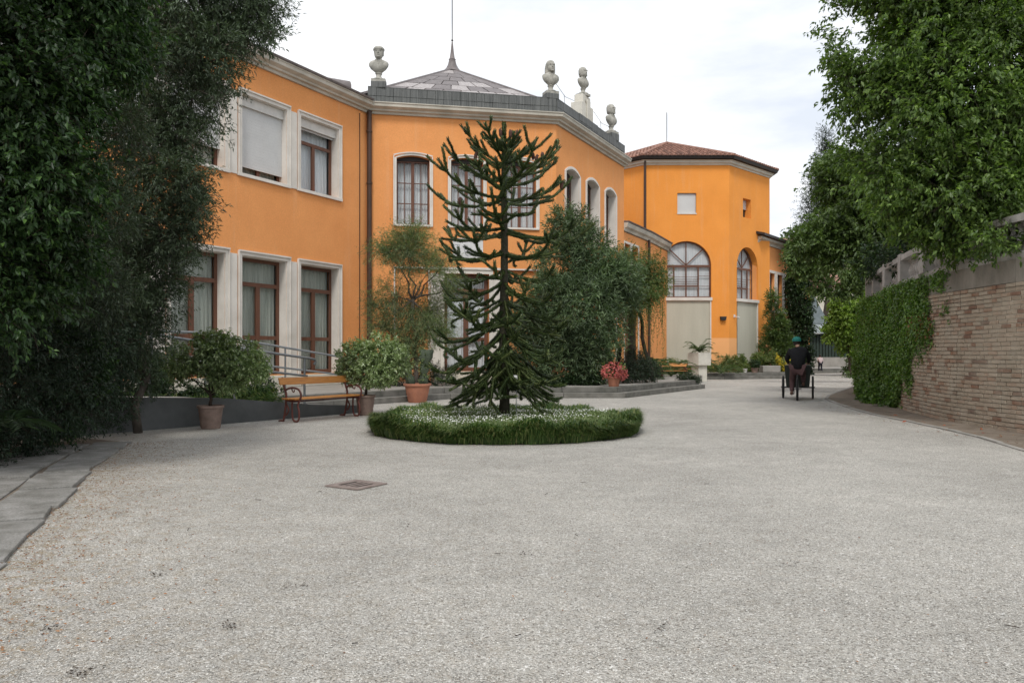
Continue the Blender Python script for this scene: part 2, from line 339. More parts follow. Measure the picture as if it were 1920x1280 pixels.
# ------------------------------------------------------------------ foliage tools
def unit(a): return a/np.maximum(np.linalg.norm(a, axis=-1, keepdims=True), 1e-9)
def npmesh(name, V, Fc, mat, parent=None, kind=None, smooth=False, label=None):
    if parent is not None: V = V-np.array(ORG[parent.name])
    me = bpy.data.meshes.new(name); k = Fc.shape[1]
    me.vertices.add(len(V)); me.vertices.foreach_set('co', V.astype(np.float32).ravel())
    me.loops.add(Fc.size); me.loops.foreach_set('vertex_index', Fc.astype(np.int32).ravel())
    me.polygons.add(len(Fc)); me.polygons.foreach_set('loop_start', np.arange(0, Fc.size, k, dtype=np.int32))
    me.update(calc_edges=True)
    if smooth: me.polygons.foreach_set('use_smooth', np.ones(len(Fc), dtype=bool))
    return link(name, me, mat, parent, kind, label)
def leaves(P, D, N, L, Wd, fold=.18, droop=.12):
    n = len(P); L = np.asarray(L).reshape(-1, 1)*np.ones((n, 1)); Wd = np.asarray(Wd).reshape(-1, 1)*np.ones((n, 1))
    S = unit(np.cross(D, N)); N2 = np.cross(S, D)
    V = np.stack([P, P+D*L*.42+S*Wd*.5+N2*Wd*fold, P+D*L-N2*L*droop, P+D*L*.42-S*Wd*.5+N2*Wd*fold], 1).reshape(-1, 3)
    i = (np.arange(n)*4)[:, None]
    return V, np.concatenate([i+np.array([[0, 1, 2]]), i+np.array([[0, 2, 3]])], 1).reshape(-1, 3)
def nz3(P, f, s):
    r = np.random.RandomState(s); o = np.zeros(len(P))
    for k in range(5):
        A = r.normal(size=(3,))*f*(1+.6*k); o += np.sin(P@A+r.uniform(0, 6.3))/(1+.4*k)
    return o/2.2
def crown(rs, lobes, n, shell=.35, thr=-.6, f=1.6, bumpy=.14, seed=1):
    """cluster centres spread through lobes [(x,y,z,rx,ry,rz)], denser near the skin, with gaps"""
    Lb = np.array([l if len(l) == 6 else (*l[:3], l[3], l[3], l[3]) for l in lobes], float)
    w = (Lb[:, 3]*Lb[:, 5])**1.0; w /= w.sum(); k = rs.choice(len(Lb), int(n*1.7), p=w)
    d = unit(rs.normal(size=(len(k), 3))); r = 1-shell*np.abs(rs.normal(size=len(k)))*.8
    r = np.clip(r, .05, 1)*(1+bumpy*nz3(d*2+Lb[k, :3], 1.7, seed)+bumpy*.5*rs.normal(size=len(k)))
    C = Lb[k, :3]+d*Lb[k, 3:]*r[:, None]
    keep = nz3(C, f, seed+9) > thr; C = C[keep][:n]; d = d[keep][:n]
    return C, d
def spray(rs, C, D, k, tl, L, Wd, spread=.9, droop=.3, jit=.25, upn=1.0, var=.3):
    n = len(C); tw = unit(D+rs.normal(size=(n, 3))*.55+np.array([0, 0, -droop*.6]))
    C2 = np.repeat(C, k, 0); T = np.repeat(tw, k, 0); t = rs.uniform(-.25, 1, (n*k, 1))
    side = unit(np.cross(T, rs.normal(size=(n*k, 3))))
    P = C2+T*t*tl+rs.normal(size=(n*k, 3))*tl*jit*.3
    d = unit(T*(1-.3*spread)+side*spread+np.array([0, 0, -droop])+rs.normal(size=(n*k, 3))*.2)
    nn = unit(np.array([0, 0, upn])+rs.normal(size=(n*k, 3))*.6)
    sc = rs.uniform(1-var, 1+var, n*k)
    return leaves(P, d, nn, L*sc, Wd*sc)
def sticks(C, D, ln, w):
    """thin 3-sided twigs"""
    n = len(C); D = unit(D); a = unit(np.cross(D, np.array([.3, .2, 1.]))); b = np.cross(D, a)
    ring = [a*w, (-.5*a+.87*b)*w, (-.5*a-.87*b)*w]; A = [C+r for r in ring]; B = [C+D*ln+r*.4 for r in ring]
    V = np.stack(A+B, 1).reshape(-1, 3); i = (np.arange(n)*6)[:, None]
    Fq = np.concatenate([i+np.array([[0, 1, 4, 3]]), i+np.array([[1, 2, 5, 4]]), i+np.array([[2, 0, 3, 5]])], 1).reshape(-1, 4)
    return V, Fq
def limb(mb, a, b, r0, r1, rs, n=6, wig=.08, sag=0):
    a, b = Vector(a), Vector(b); L = (b-a).length; pts = []
    for i in range(n+1):
        t = i/n; p = a.lerp(b, t)+Vector((rs.normal(), rs.normal(), rs.normal()*.5))*L*wig*math.sin(PI*t)*.5
        p.z += sag*4*t*(1-t); pts.append(p)
    mb.tube(pts, [r0+(r1-r0)*i/n for i in range(n+1)], 7)
def tree(name, base, lobes, n, k, tl, L, Wd, mat, label, cat='tree', bark='bark', r0=.12, group=None, seed=3, core=0, twigs=True, trunk_to=None, **kw):
    rs = np.random.RandomState(seed); ck = {q: kw.pop(q) for q in ('shell', 'thr', 'f', 'bumpy') if q in kw}
    t = thing(name, base, label, cat, group)
    C, D = crown(rs, lobes, n, seed=seed, **ck)
    V, Fc = spray(rs, C, D, k, tl, L, Wd, **kw)
    npmesh('crown', V, Fc, mat, t, 'stuff')
    if twigs:
        sel = rs.rand(len(C)) < .5; V, Fc = sticks(C[sel]-D[sel]*tl*.6, D[sel]+rs.normal(size=(sel.sum(), 3))*.3, tl*1.3, max(.003, r0*.03)); npmesh('twigs', V, Fc, M[bark], t, 'stuff')
    mb = MB(); lb = sorted(lobes, key=lambda l: -l[3])[:9]; cz = sum(l[2] for l in lobes)/len(lobes)
    cx = sum(l[0] for l in lobes)/len(lobes); cy = sum(l[1] for l in lobes)/len(lobes)
    top = Vector(trunk_to) if trunk_to else Vector((base[0]*.5+cx*.5, base[1]*.5+cy*.5, base[2]+(cz-base[2])*.55))
    limb(mb, base, top, r0, r0*.62, rs, 7, .06)
    for l in lb: limb(mb, top-Vector((0, 0, .1*rs.rand())), l[:3], r0*.45, r0*.1, rs, 6, .12)
    mb.build('trunk', M[bark], t, smooth='all')
    return t, rs
def bush(name, base, lobes, n, k, tl, L, Wd, mat, label, cat='shrub', **kw):
    return tree(name, base, lobes, n, k, tl, L, Wd, mat, label, cat, **kw)
def lob(x, y, Y, rpx, sy=1.0, sd=1.0):
    p = at(x, y, Y); r = rpx/F*Y; return (p.x, p.y, p.z, r, r*sd, r*sy)

# ================================================================== GROUND
g = MB(); g.add([(-400, -60, 0), (400, -60, 0), (400, 900, 0), (-400, 900, 0)], [(0, 1, 2, 3)]); g.build('ground', M['gravel'], kind='structure', fix=False)

# terrace in front of the villa: two steps
E = [(-6.6, 15.9), (-3.53, 20.3), (-1.75, 22.6), (1.5, 23.1), (3.3, 23.1), (7.13, 29.4)]
def inset(pts, d):
    out = []
    for i, p in enumerate(pts):
        ns = []
        for a, b in ((i-1, i), (i, i+1)):
            if a >= 0 and b < len(pts):
                t = (Vector(pts[b])-Vector(pts[a])).normalized(); ns.append(Vector((-t.y, t.x)))
        q = sum(ns, Vector((0, 0))); q = q*(len(ns)/q.length_squared) if len(ns) == 2 else q; out.append(Vector(p)+q*d)
    return out
def slab(name, front, back, z0, z1, mat, **k):
    mb = MB(); pl = [tuple(p)[:2] for p in front]+back
    mb.prism([(x, y, z0) for x, y in pl], [(x, y, z1) for x, y in pl]); return mb.build(name, mat, **k)
def blocks(parent, front, d0, d1, z0, z1, ln, mat, name='step_stone'):
    """long stone blocks laid end to end along the edge polyline"""
    a, b = inset(front, d0), inset(front, d1); rs = np.random.RandomState(5)
    for i in range(len(front)-1):
        L = (Vector(a[i+1])-Vector(a[i])).length; n = max(1, round(L/ln))
        for j in range(n):
            g0, g1 = (j+.004)/n, (j+1-.004)/n; dz = rs.uniform(-.004, .004)
            p = [Vector(a[i]).lerp(Vector(a[i+1]), g0), Vector(a[i]).lerp(Vector(a[i+1]), g1), Vector(b[i]).lerp(Vector(b[i+1]), g1), Vector(b[i]).lerp(Vector(b[i+1]), g0)]
            mb = MB(); mb.hexa([(q.x, q.y, z0) for q in p]+[(q.x, q.y, z1+dz) for q in p]); mb.build(name, mat, parent, bevel=.008)
ter = slab('terrace_paving', inset(E, .5), [(8.6, 36), (6.5, 39.5), (5.0, 36.2), (1.6, 29.3), (-5, 28), (-16, 8.2), (-12, 5.5)], 0.004, .296, M['terrace'], kind='structure')
st = thing('terrace_steps', (E[3][0], E[3][1], 0), 'two long grey stone steps edging the terrace before the orange villa', 'steps')
blocks(st, E, 0, .62, .003, .15, 1.5, M['step']); blocks(st, E, .36, .7, .152, .303, 1.5, M['step'])
E2 = [(8.7, 39.3), (14.4, 40.6), (19.0, 51.6), (32, 53.5)]
slab('far_terrace_paving', inset(E2, .5), [(34, 75), (16, 60), (16.5, 48), (11.8, 42.9), (7.2, 42.9), (6.0, 40)], .004, .296, M['terrace'], kind='structure')
st2 = thing('terrace_steps', (14.4, 40.6, 0), 'two low stone steps below the flower bed of the octagonal tower', 'steps')
blocks(st2, E2, 0, .62, .003, .15, 2.2, M['step']); blocks(st2, E2, .36, .7, .152, .303, 2.2, M['step'])

# ================================================================== VILLA
PL = (-5.04, 27.86); FL = Fr(*PL, .466, .885); FM = Fr(*PL, .982, .19)
PM = FM.P(6.78, 0, 0); FR = Fr(PM.x, PM.y, .454, .891); PR = FR.P(7.55, 0, 0); FB = Fr(PR.x+FR.n.x*-.08, PR.y+FR.n.y*-.08, .454, .891)
TOP = EYE+8.66

def wall(mb, fr, s0, s1, z0, z1, ops):
    """ops: (a, b, zb, zt, rise) openings; arch top when rise > 0; reveal depth added"""
    def zt(o, s):
        a, b, zb, t, r = o[:5]
        if not r: return t
        w = (b-a)/2; c = (a+b)/2; x = (s-c)/w
        if abs(r-w) < 1e-3: return t-r+math.sqrt(max(0, 1-x*x))*r
        R = (w*w+r*r)/(2*r); return t-R+math.sqrt(max(0, R*R-(x*w)**2))
    cuts = {s0, s1}
    for o in ops:
        cuts |= {o[0], o[1]}
        if o[4]:
            c, w = (o[0]+o[1])/2, (o[1]-o[0])/2; cuts |= {c-w*math.cos(PI*i/16) for i in range(1, 16)}
    cuts = sorted(c for c in cuts if s0-1e-6 <= c <= s1+1e-6)
    for u, v in zip(cuts, cuts[1:]):
        if v-u < 1e-6: continue
        cov = sorted([o for o in ops if o[0] <= u+1e-6 and o[1] >= v-1e-6], key=lambda o: o[2]); lo = (z0, z0)
        for o in cov+[None]:
            hi = (o[2], o[2]) if o else (z1, z1)
            if hi[0]-min(lo) > 1e-4: mb.add([fr.P(u, 0, lo[0]), fr.P(v, 0, lo[1]), fr.P(v, 0, hi[1]), fr.P(u, 0, hi[0])], [(0, 1, 2, 3)])
            if o: lo = (zt(o, u), zt(o, v))
    for o in ops:
        dp = o[5] if len(o) > 5 else .35; a, b, zb = o[:3]; pts = [(a, zb), (b, zb)]
        if o[4]: pts += [((a+b)/2+(b-a)/2*math.cos(PI*i/16), zt(o, (a+b)/2+(b-a)/2*math.cos(PI*i/16))) for i in range(17)]
        else: pts += [(b, o[3]), (a, o[3])]
        n = len(pts)
        for i in range(n):
            p, q = pts[i], pts[(i+1) % n]
            if abs(p[0]-q[0])+abs(p[1]-q[1]) < 1e-5: continue
            mb.add([fr.P(p[0], 0, p[1]), fr.P(q[0], 0, q[1]), fr.P(q[0], -dp, q[1]), fr.P(p[0], -dp, p[1])], [(0, 1, 2, 3)])
def arch_pts(a, b, zb, zt_, r, n=16):
    w, c = (b-a)/2, (a+b)/2
    if abs(r-w) < 1e-3: f = lambda x: zt_-r+math.sqrt(max(0, 1-x*x))*r
    else:
        R = (w*w+r*r)/(2*r) if r else 0; f = lambda x: (zt_-R+math.sqrt(max(0, R*R-(x*w)**2))) if r else zt_
    return [(a, zb), (b, zb)]+[(c+w*math.cos(PI*i/n), f(math.cos(PI*i/n))) for i in range(n+1)]
def ring(mb, fr, a, b, zb, zt_, r, wd, d0, d1, bottom=True):
    """flat surround of width wd outside the opening; prism pieces"""
    fr.box(mb, a-wd, a, d0, d1, zb, zt_-r); fr.box(mb, b, b+wd, d0, d1, zb, zt_-r)
    if bottom: fr.box(mb, a-wd-.02, b+wd+.02, d0, d1+.03, zb-wd*.7, zb)
    if not r: fr.box(mb, a-wd, b+wd, d0, d1, zt_, zt_+wd)
    else:
        i_ = arch_pts(a, b, zb, zt_, r)[2:]; R2 = (((b-a)/2+wd)**2+(r+wd*.85)**2)
        o_ = arch_pts(a-wd, b+wd, zb, zt_+wd*.9, r+wd*.9)[2:]
        for k in range(len(i_)-1): fr.prism(mb, [i_[k], o_[k], o_[k+1], i_[k+1]], d0, d1)

def pane(fr, par, a, b, z0, z1, d, mat='glass'):
    mb = MB(); fr.box(mb, a, b, d-.006, d+.006, z0, z1); mb.build('pane', M[mat], par)
def window(fr, bld, a, b, z0, z1, d, cols, rows, fw=.07, mull=.05, thin=.022, gl='glass', cur='curtain', split=True, rail=None, transom=None, name='window', curd=.14):
    """brown frame with casements; panes and curtain below it"""
    mb = MB(); d0, d1 = d-.035, d+.03
    fr.box(mb, a, a+fw, d0, d1, z0, z1); fr.box(mb, b-fw, b, d0, d1, z0, z1); fr.box(mb, a+fw, b-fw, d0, d1, z0, z0+fw); fr.box(mb, a+fw, b-fw, d0, d1, z1-fw, z1)
    ztop = z1-fw
    lights = []
    if transom:
        fr.box(mb, a+fw, b-fw, d0, d1+.004, transom-fw*.6, transom+fw*.6); lights.append((a+fw, b-fw, transom+fw*.6, ztop)); ztop = transom-fw*.6
    c = (a+b)/2; zb = z0+fw
    halves = [(a+fw, c-mull), (c+mull, b-fw)] if split else [(a+fw, b-fw)]
    if split: fr.box(mb, c-mull, c+mull, d0, d1+.008, zb, ztop)
    for h0, h1 in halves:
        rws = [(zb, ztop)] if not rail else [(zb, rail-fw*.6), (rail+fw*.6, ztop)]
        if rail: fr.box(mb, h0, h1, d0, d1-.004, rail-fw*.6, rail+fw*.6)
        for r0, r1 in rws:
            nr = rows if not rail else 1; w = (h1-h0)/cols; hh = (r1-r0)/nr
            for i in range(1, cols): fr.box(mb, h0+w*i-thin/2, h0+w*i+thin/2, d-.02, d+.02, r0, r1)
            for j in range(1, nr): fr.box(mb, h0, h1, d-.018, d+.018, r0+hh*j-thin/2, r0+hh*j+thin/2)
            for i in range(cols):
                for j in range(nr): lights.append((h0+w*i+thin/2, h0+w*(i+1)-thin/2, r0+hh*j+thin/2, r0+hh*(j+1)-thin/2))
    w_ = mb.build(name, M['brown'], bld)
    for l in lights: pane(fr, w_, *l, d, gl)
    if cur:
        cb = MB(); n = 40; pts = [(a+.02+(b-a-.04)*i/n, d-curd-.02*math.sin(i*1.9)-.012*math.sin(i*.7)) for i in range(n+1)]
        for i in range(n):
            (p, e), (q, h) = pts[i], pts[i+1]; cb.add([fr.P(p, e, z0+.03), fr.P(q, h, z0+.03), fr.P(q, h, z1-.03), fr.P(p, e, z1-.03)], [(0, 1, 2, 3)])
        cb.build('curtain', M[cur], w_, smooth='all', fix=False)
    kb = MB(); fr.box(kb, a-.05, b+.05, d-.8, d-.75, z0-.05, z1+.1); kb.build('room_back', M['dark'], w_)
    return w_

villa = thing('villa', (PL[0], PL[1], 0), 'orange stuccoed villa with pale stone window surrounds and grey parapet behind the monkey puzzle tree', 'building')
# L wing openings
pit = 2.40; LO = []; ZS, ZT = EYE+5.14, EYE+7.42; DF, DT = .66, EYE+2.80
for i in range(5): LO.append((-3.38-pit*i, -1.58-pit*i))
wm = MB()
ops = [(a, b, ZS, ZT, 0) for a, b in LO]+[(a, b, DF, DT, 0) for a, b in LO]
wall(wm, FL, -24, 0, 0, TOP, ops)
# M facade openings
mops = []; mw = []
for x0, x1 in ((743.5, 805.5), (845.5, 906), (947, 1005)):
    a, b = FM.sx(x0), FM.sx(x1); mw.append((a, b)); mops.append((a, b, EYE+4.54, EYE+6.98, .11, .35))
da, db = FM.sx(833), FM.sx(917); DT2 = EYE+2.84; mops.append((da, db, .66, DT2, 0, .35))
na, nb = FM.sx(741), FM.sx(803); mops.append((na, nb, .95, EYE+3.0, 0, .10))       # blind recess beside the door
ra_, rb_ = FM.sx(950), FM.sx(1012); mops.append((ra_, rb_, .95, EYE+3.0, 0, .10))
wall(wm, FM, 0, 6.78, 0, TOP, mops)
rw = []
for x0, x1 in ((1060.5, 1085.5), (1099.5, 1121.5), (1134.5, 1154)):
    a, b = FR.sx(x0), FR.sx(x1); rw.append((a, b))
wall(wm, FR, 0, 7.55, 0, TOP, [(a, b, EYE+4.5, EYE+7.02, .17, .42) for a, b in rw]+[(a, b, .66, EYE+2.8, 0, .42) for a, b in rw])
# back of blind recesses, rear walls and roof cap
for a, b in ((na, nb), (ra_, rb_)): wm.add([FM.P(a, -.1, .95), FM.P(b, -.1, .95), FM.P(b, -.1, EYE+3.0), FM.P(a, -.1, EYE+3.0)], [(0, 1, 2, 3)])
l0 = FL.P(-24, 0, 0); back = [PR, Vector((-1.5, 46, 0)), Vector((-12, 46, 0)), Vector((-26, 22, 0)), l0]
for p, q in zip(back, back[1:]): wm.add([(p.x, p.y, 0), (q.x, q.y, 0), (q.x, q.y, TOP), (p.x, p.y, TOP)], [(0, 1, 2, 3)])
wm.build('wall', M['orange'], villa, fix=False)
rc = MB(); pl = [l0, Vector((*PL, 0)), PM, PR]+back[1:-1]; rc.prism([(p.x, p.y, TOP-.1) for p in pl], [(p.x, p.y, TOP+.03) for p in pl]); rc.build('roof_deck', M['slate'], villa)
cn = MB(); Z0 = EYE+8.36
sweep(cn, [l0, PL, PM, PR], [(-.05, Z0), (.08, Z0), (.10, Z0+.07), (.19, Z0+.09), (.21, Z0+.14), (.31, Z0+.19), (.34, Z0+.21), (.35, Z0+.29), (.38, Z0+.32), (.38, Z0+.35), (-.05, Z0+.35)])
cn.build('cornice', M['cornice'], villa)
eg = MB(); sweep(eg, [l0, Vector(PL)-FL.u*.2], [(.28, Z0+.355), (.42, Z0+.355), (.44, Z0+.41), (.28, Z0+.43), (-1.6, Z0+.8), (-1.6, Z0+.355)]); eg.build('eaves_gutter', M['rooflead'], villa)
# parapet with cladding sheets
pb = MB(); ZP = Z0+.355; sweep(pb, [PL, PM, PR], [(-.35, ZP), (.0, ZP), (.0, ZP+.58), (-.35, ZP+.58)]); par_ = pb.build('parapet', M['slate'], villa)
rs = np.random.RandomState(2)
for fr, L in ((FM, 6.78), (FR, 7.55)):
    n = int(L/.285)
    for i in range(n):
        for j in range(2):
            mb = MB(); a = L*i/n; b = L*(i+1)/n; dd = .012+rs.rand()*.012; zz = ZP+.01+.285*j
            fr.box(mb, a+.006, b-.006, .001, .02+dd+(.012 if j else 0), zz, zz+.277+rs.rand()*.006); mb.build('cladding_sheet', M['slate'], par_)
cp = MB(); sweep(cp, [PL, PM, PR], [(-.38, ZP+.582), (.05, ZP+.582), (.05, ZP+.61), (-.38, ZP+.62)]); cp.build('coping', M['slate'], par_)
# lead pyramid roof: octagon fitted to the M and R facades
cen = Vector((-2.74, 36.5)); APX = Vector((cen.x, cen.y, EYE+13.0)); RB = EYE+9.42
ring_ = []
m0 = (FM.P(3.39, 0, 0).xy-cen); th0 = math.atan2(m0.y, m0.x)
for k in range(8): a = th0-PI/8+k*PI/4; ring_.append(Vector((cen.x+math.cos(a)*8.45, cen.y+math.sin(a)*8.45, RB)))
for k_, p_ in ((0, Vector((*PL, 0))), (1, PM), (2, PR)):
    q_ = (cen-Vector(p_[:2])).normalized()*(.75 if k_ < 2 else 1.6); ring_[k_] = Vector((p_[0]+q_.x, p_[1]+q_.y, RB))
rf = MB(); rf.add(ring_+[APX-Vector((0, 0, .06))], [(k, (k+1) % 8, 8) for k in range(8)]); lead = rf.build('roof', M['rooflead'], villa)
for k in (7, 0, 1, 2, 6):
    p, q = ring_[k], ring_[(k+1) % 8]; nrm = (q-p).cross(APX-p).normalized(); nrm = nrm if nrm.z > 0 else -nrm
    rows = 6
    for j in range(rows):
        t0, t1 = j/rows*.95, (j+1)/rows*.95; nc = max(1, 8-j-(j > 3))
        for c in range(nc):
            def pt(u, t): return p.lerp(q, u).lerp(APX, t)+nrm*(.012+.014*rs.rand())
            e = .006; o4 = [pt((c+e*nc)/nc, t0+.005), pt((c+1-e*nc)/nc, t0+.005), pt((c+1-e*nc)/nc, t1-.004), pt((c+e*nc)/nc, t1-.004)]
            mb = MB(); mb.hexa([v-nrm*.05 for v in o4]+o4); mb.build('roof_sheet', M['leadpale'] if rs.rand() < .34 else M['rooflead'], lead)
    mb = MB(); mb.tube([p+Vector((0, 0, .03)), APX+Vector((0, 0, .02))], .05, 6); mb.build('ridge_roll', M['rooflead'], lead)
fn = MB(); fn.lathe([(.50, -.17), (.30, .02), (.20, .2), (.15, .40), (.17, .44), (.12, .50), (.08, .75), (.045, 1.1), (.03, 1.25)], APX, 8); fn.build('finial', M['rooflead'], lead, smooth=True)
rod = MB(); rod.tube([APX+Vector((0, 0, 1.25)), APX+Vector((0, 0, 5.2))], .022, 6); rod.lathe([(.02, -.05), (.06, 0), (.02, .05)], APX+Vector((0, 0, 1.32)), 8); rod.build('lightning_rod', M['gutter'], lead)
dm = MB(); q = FL.P(-.9, -.6, Z0+.75); dm.tube([q-Vector((.35, .2, 0)), q+Vector((.35, .2, 0))], .28, 12); dm.build('half_round_vent', M['rooflead'], villa, smooth=True)

# surrounds, blinds, windows of the L wing
for i, (a, b) in enumerate(LO):
    for lo, (z0, z1) in enumerate(((ZS, ZT), (DF, DT))):
        mb = MB(); ring(mb, FL, a, b, z0, z1, 0, .13, .002, .04, bottom=not lo); mb.build('window_surround' if not lo else 'door_surround', M['white'], villa)
        mb = MB(); FL.box(mb, a-.135, a-.105, .041, .07, z0, z1+.135); FL.box(mb, b+.105, b+.135, .041, .07, z0, z1+.135); FL.box(mb, a-.13, b+.13, .041, .085, z1+.10, z1+.145); mb.build('surround_moulding', M['white'], villa)
        lin = MB(); FL.box(lin, a+.001, a+.02, -.349, -.002, z0, z1); FL.box(lin, b-.02, b-.001, -.349, -.002, z0, z1); FL.box(lin, a+.021, b-.021, -.349, -.002, z1-.02, z1-.001); lin.build('reveal_lining', M['white'], villa)
        if i: # pilaster to the next window
            mb = MB(); FL.box(mb, b+.17, b+.43, .002, .03, z0-.06*(1-lo), z1+.02); mb.build('pilaster', M['white'], villa)
    # upper window
    window(FL, villa, a+.02, b-.02, ZS, ZT-.02, -.30, 1, 1, fw=.085, mull=.06, gl='glassblue' if i == 0 else 'glass', cur='curtainw' if i == 0 else 'curtain', transom=ZT-.72)
    bb = MB(); FL.box(bb, a+.022, b-.022, -.25, -.10, ZT-.24, ZT-.022); FL.box(bb, a+.022, b-.022, -.25, -.085, ZT-.30, ZT-.245); bb.build('blind_box', M['blindbox'], villa)
    low = {0: ZT-.36, 1: ZS+.24, 2: ZS+.55}.get(i, ZS+.2)
    sh = MB(); n = int((ZT-.28-low)/.045)
    for k in range(n): FL.box(sh, a+.024, b-.024, -.19, -.165+(.0012 if k % 2 else 0), low+.045*k+.0005, low+.045*(k+1))
    if n > 0: sh.build('roller_blind', M['shutter'], villa, kind='stuff')
    # lower glazed door
    window(FL, villa, a+.02, b-.02, DF+.02, DT-.02, -.30, 1, 1, fw=.10, mull=.075, transom=DT-.78, rail=DF+1.1, name='glazed_door')
    th = MB(); FL.box(th, a-.2, b+.2, .003, .42, .3, DF-.03); th.build('door_step', M['stone'], villa, bevel=.01)
pl_ = MB(); FL.box(pl_, -24, -1.2, .002, .10, .29, DF-.10); pl_.build('plinth', M['stone'], villa)
# M facade
for a, b in mw:
    mb = MB(); ring(mb, FM, a, b, EYE+4.54, EYE+6.98, .11, .09, .002, .045); mb.build('window_surround', M['white'], villa)
    mb = MB(); o_ = arch_pts(a-.08, b+.08, 0, EYE+7.055, .11)[2:]; o2 = arch_pts(a-.115, b+.115, 0, EYE+7.09, .11)[2:]
    for k in range(len(o_)-1): FM.prism(mb, [o_[k], o2[k], o2[k+1], o_[k+1]], .046, .085)
    FM.box(mb, a-.115, a-.08, .046, .08, EYE+4.5, EYE+6.94); FM.box(mb, b+.08, b+.115, .046, .08, EYE+4.5, EYE+6.94); mb.build('surround_moulding', M['white'], villa)
    window(FM, villa, a+.003, b-.003, EYE+4.545, EYE+6.82, -.27, 2, 3, fw=.05, mull=.055, gl='glassblue', cur='curtainw', thin=.03)
    mb = MB(); FM.prism(mb, arch_pts(a, b, EYE+6.825, EYE+6.975, .11), -.34, -.20); mb.build('dark_lintel', M['gutter'], villa)
window(FM, villa, da+.02, db-.02, .68, DT2-.02, -.28, 1, 1, fw=.11, mull=.09, gl='glassblue', cur='curtainw', transom=EYE+2.26, rail=EYE+.50, name='entrance_door')
mb = MB(); ring(mb, FM, da, db, .66, DT2, 0, .14, .002, .05, bottom=False); FM.box(mb, da-.5, da-.145, .002, .04, .66, DT2); FM.box(mb, db+.145, db+.5, .002, .04, .66, DT2); FM.box(mb, da-.52, db+.52, .003, .09, DT2+.142, DT2+.22); mb.build('door_surround', M['white'], villa)
for a, b in ((na, nb), (ra_, rb_)):
    mb = MB(); ring(mb, FM, a, b, .95, EYE+3.0, 0, .05, .002, .03, bottom=False); mb.build('niche_frame', M['white'], villa)
for j, (w0, z0, z1) in enumerate(((.10, .30, .42), (.05, .422, .54), (0, .542, .655))):
    mb = MB(); FM.box(mb, da-w0-.1, db+w0+.1, .06, 1.25-.36*j, z0, z1); mb.build('entrance_step', M['stone'], villa, bevel=.012)
mb = MB(); FM.box(mb, da-.48, da-.22, .06, 1.3, .3, .62); mb.build('step_cheek', M['stone'], villa, bevel=.01)
# R facade windows
for a, b in rw:
    mb = MB(); ring(mb, FR, a, b, EYE+4.5, EYE+7.02, .17, .11, .002, .045); mb.build('window_surround', M['white'], villa)
    lin = MB(); FR.box(lin, a+.001, a+.02, -.419, -.002, EYE+4.51, EYE+6.84); FR.box(lin, b-.02, b-.001, -.419, -.002, EYE+4.51, EYE+6.84)
    ap = arch_pts(a+.002, b-.002, 0, EYE+7.018, .17)[2:]; ap2 = arch_pts(a+.002, b-.002, 0, EYE+6.99, .17)[2:]
    for k in range(len(ap)-1): FR.prism(lin, [ap[k], ap[k+1], ap2[k+1], ap2[k]], -.419, -.002)
    lin.build('reveal_lining', M['white'], villa)
    window(FR, villa, a+.02, b-.02, EYE+4.5, EYE+6.8, -.36, 2, 3, fw=.05, mull=.055, gl='glassblue', cur='curtainw')
    mb = MB(); FR.prism(mb, arch_pts(a+.02, b-.02, EYE+6.805, EYE+6.98, .15), -.415, -.30); mb.build('dark_lintel', M['gutter'], villa)
    window(FR, villa, a+.02, b-.02, .68, EYE+2.78, -.36, 1, 1, fw=.1, transom=EYE+2.2, name='glazed_door')
    mb = MB(); ring(mb, FR, a, b, .66, EYE+2.8, 0, .14, .002, .045, bottom=False); mb.build('door_surround', M['white'], villa)
# drainpipe in the corner, cable
dp = MB(); q = FL.P(-.10, .14, 0); dp.tube([(q.x, q.y, .35), (q.x, q.y, Z0+.05)], .085, 10)
for z in (1.3, 3.2, 5.2, 7.2, 9.0): dp.lathe([(.086, -.04), (.105, -.03), (.105, .03), (.086, .04)], (q.x, q.y, z), 10)
dp.build('drainpipe', M['pipe'], villa, smooth=True)
cb = MB(); cb.tube([FL.P(-.48, .02, .5), FL.P(-.47, .02, Z0-.1)], .014, 5); cb.build('cable', M['pipe'], villa)
# plaque
a, b = FM.sx(848.5), FM.sx(905.5); z0, z1 = FM.z(877, 486), FM.z(877, 447)
sg = thing('wall_plaque', FM.P((a+b)/2, .03, z0), 'white rectangular plaque with small grey print above the entrance door', 'sign')
mb = MB(); FM.box(mb, a, b, .006, .035, z0, z1); mb.build('plaque_board', M['plastic'], sg, bevel=.004)
mb = MB(); w, h = b-a, z1-z0; rs = np.random.RandomState(11)
for zr, x0, x1, hh in ((.86, .36, .66, .05), (.66, .08, .24, .03), (.46, .40, .62, .075), (.33, .40, .58, .045), (.24, .62, .93, .018), (.17, .40, .70, .016), (.10, .08, .2, .02)):
    x = x0
    while x < x1:
        lw = rs.uniform(.012, .03); FM.box(mb, a+w*x, a+w*min(x+lw, x1), .0355, .0375, z0+h*zr, z0+h*(zr+hh)*1.0); x += lw+.009
arc = [(a+w*(.52+.13*math.cos(t)), z0+h*(.42+.28*math.sin(t))) for t in [2.2+.3*k for k in range(9)]]
for p, q in zip(arc, arc[1:]): FM.prism(mb, [p, q, (q[0]+.012, q[1]+.008), (p[0]+.012, p[1]+.008)], .0355, .038)
mb.build('plaque_print', M['ink'], sg, kind='stuff')

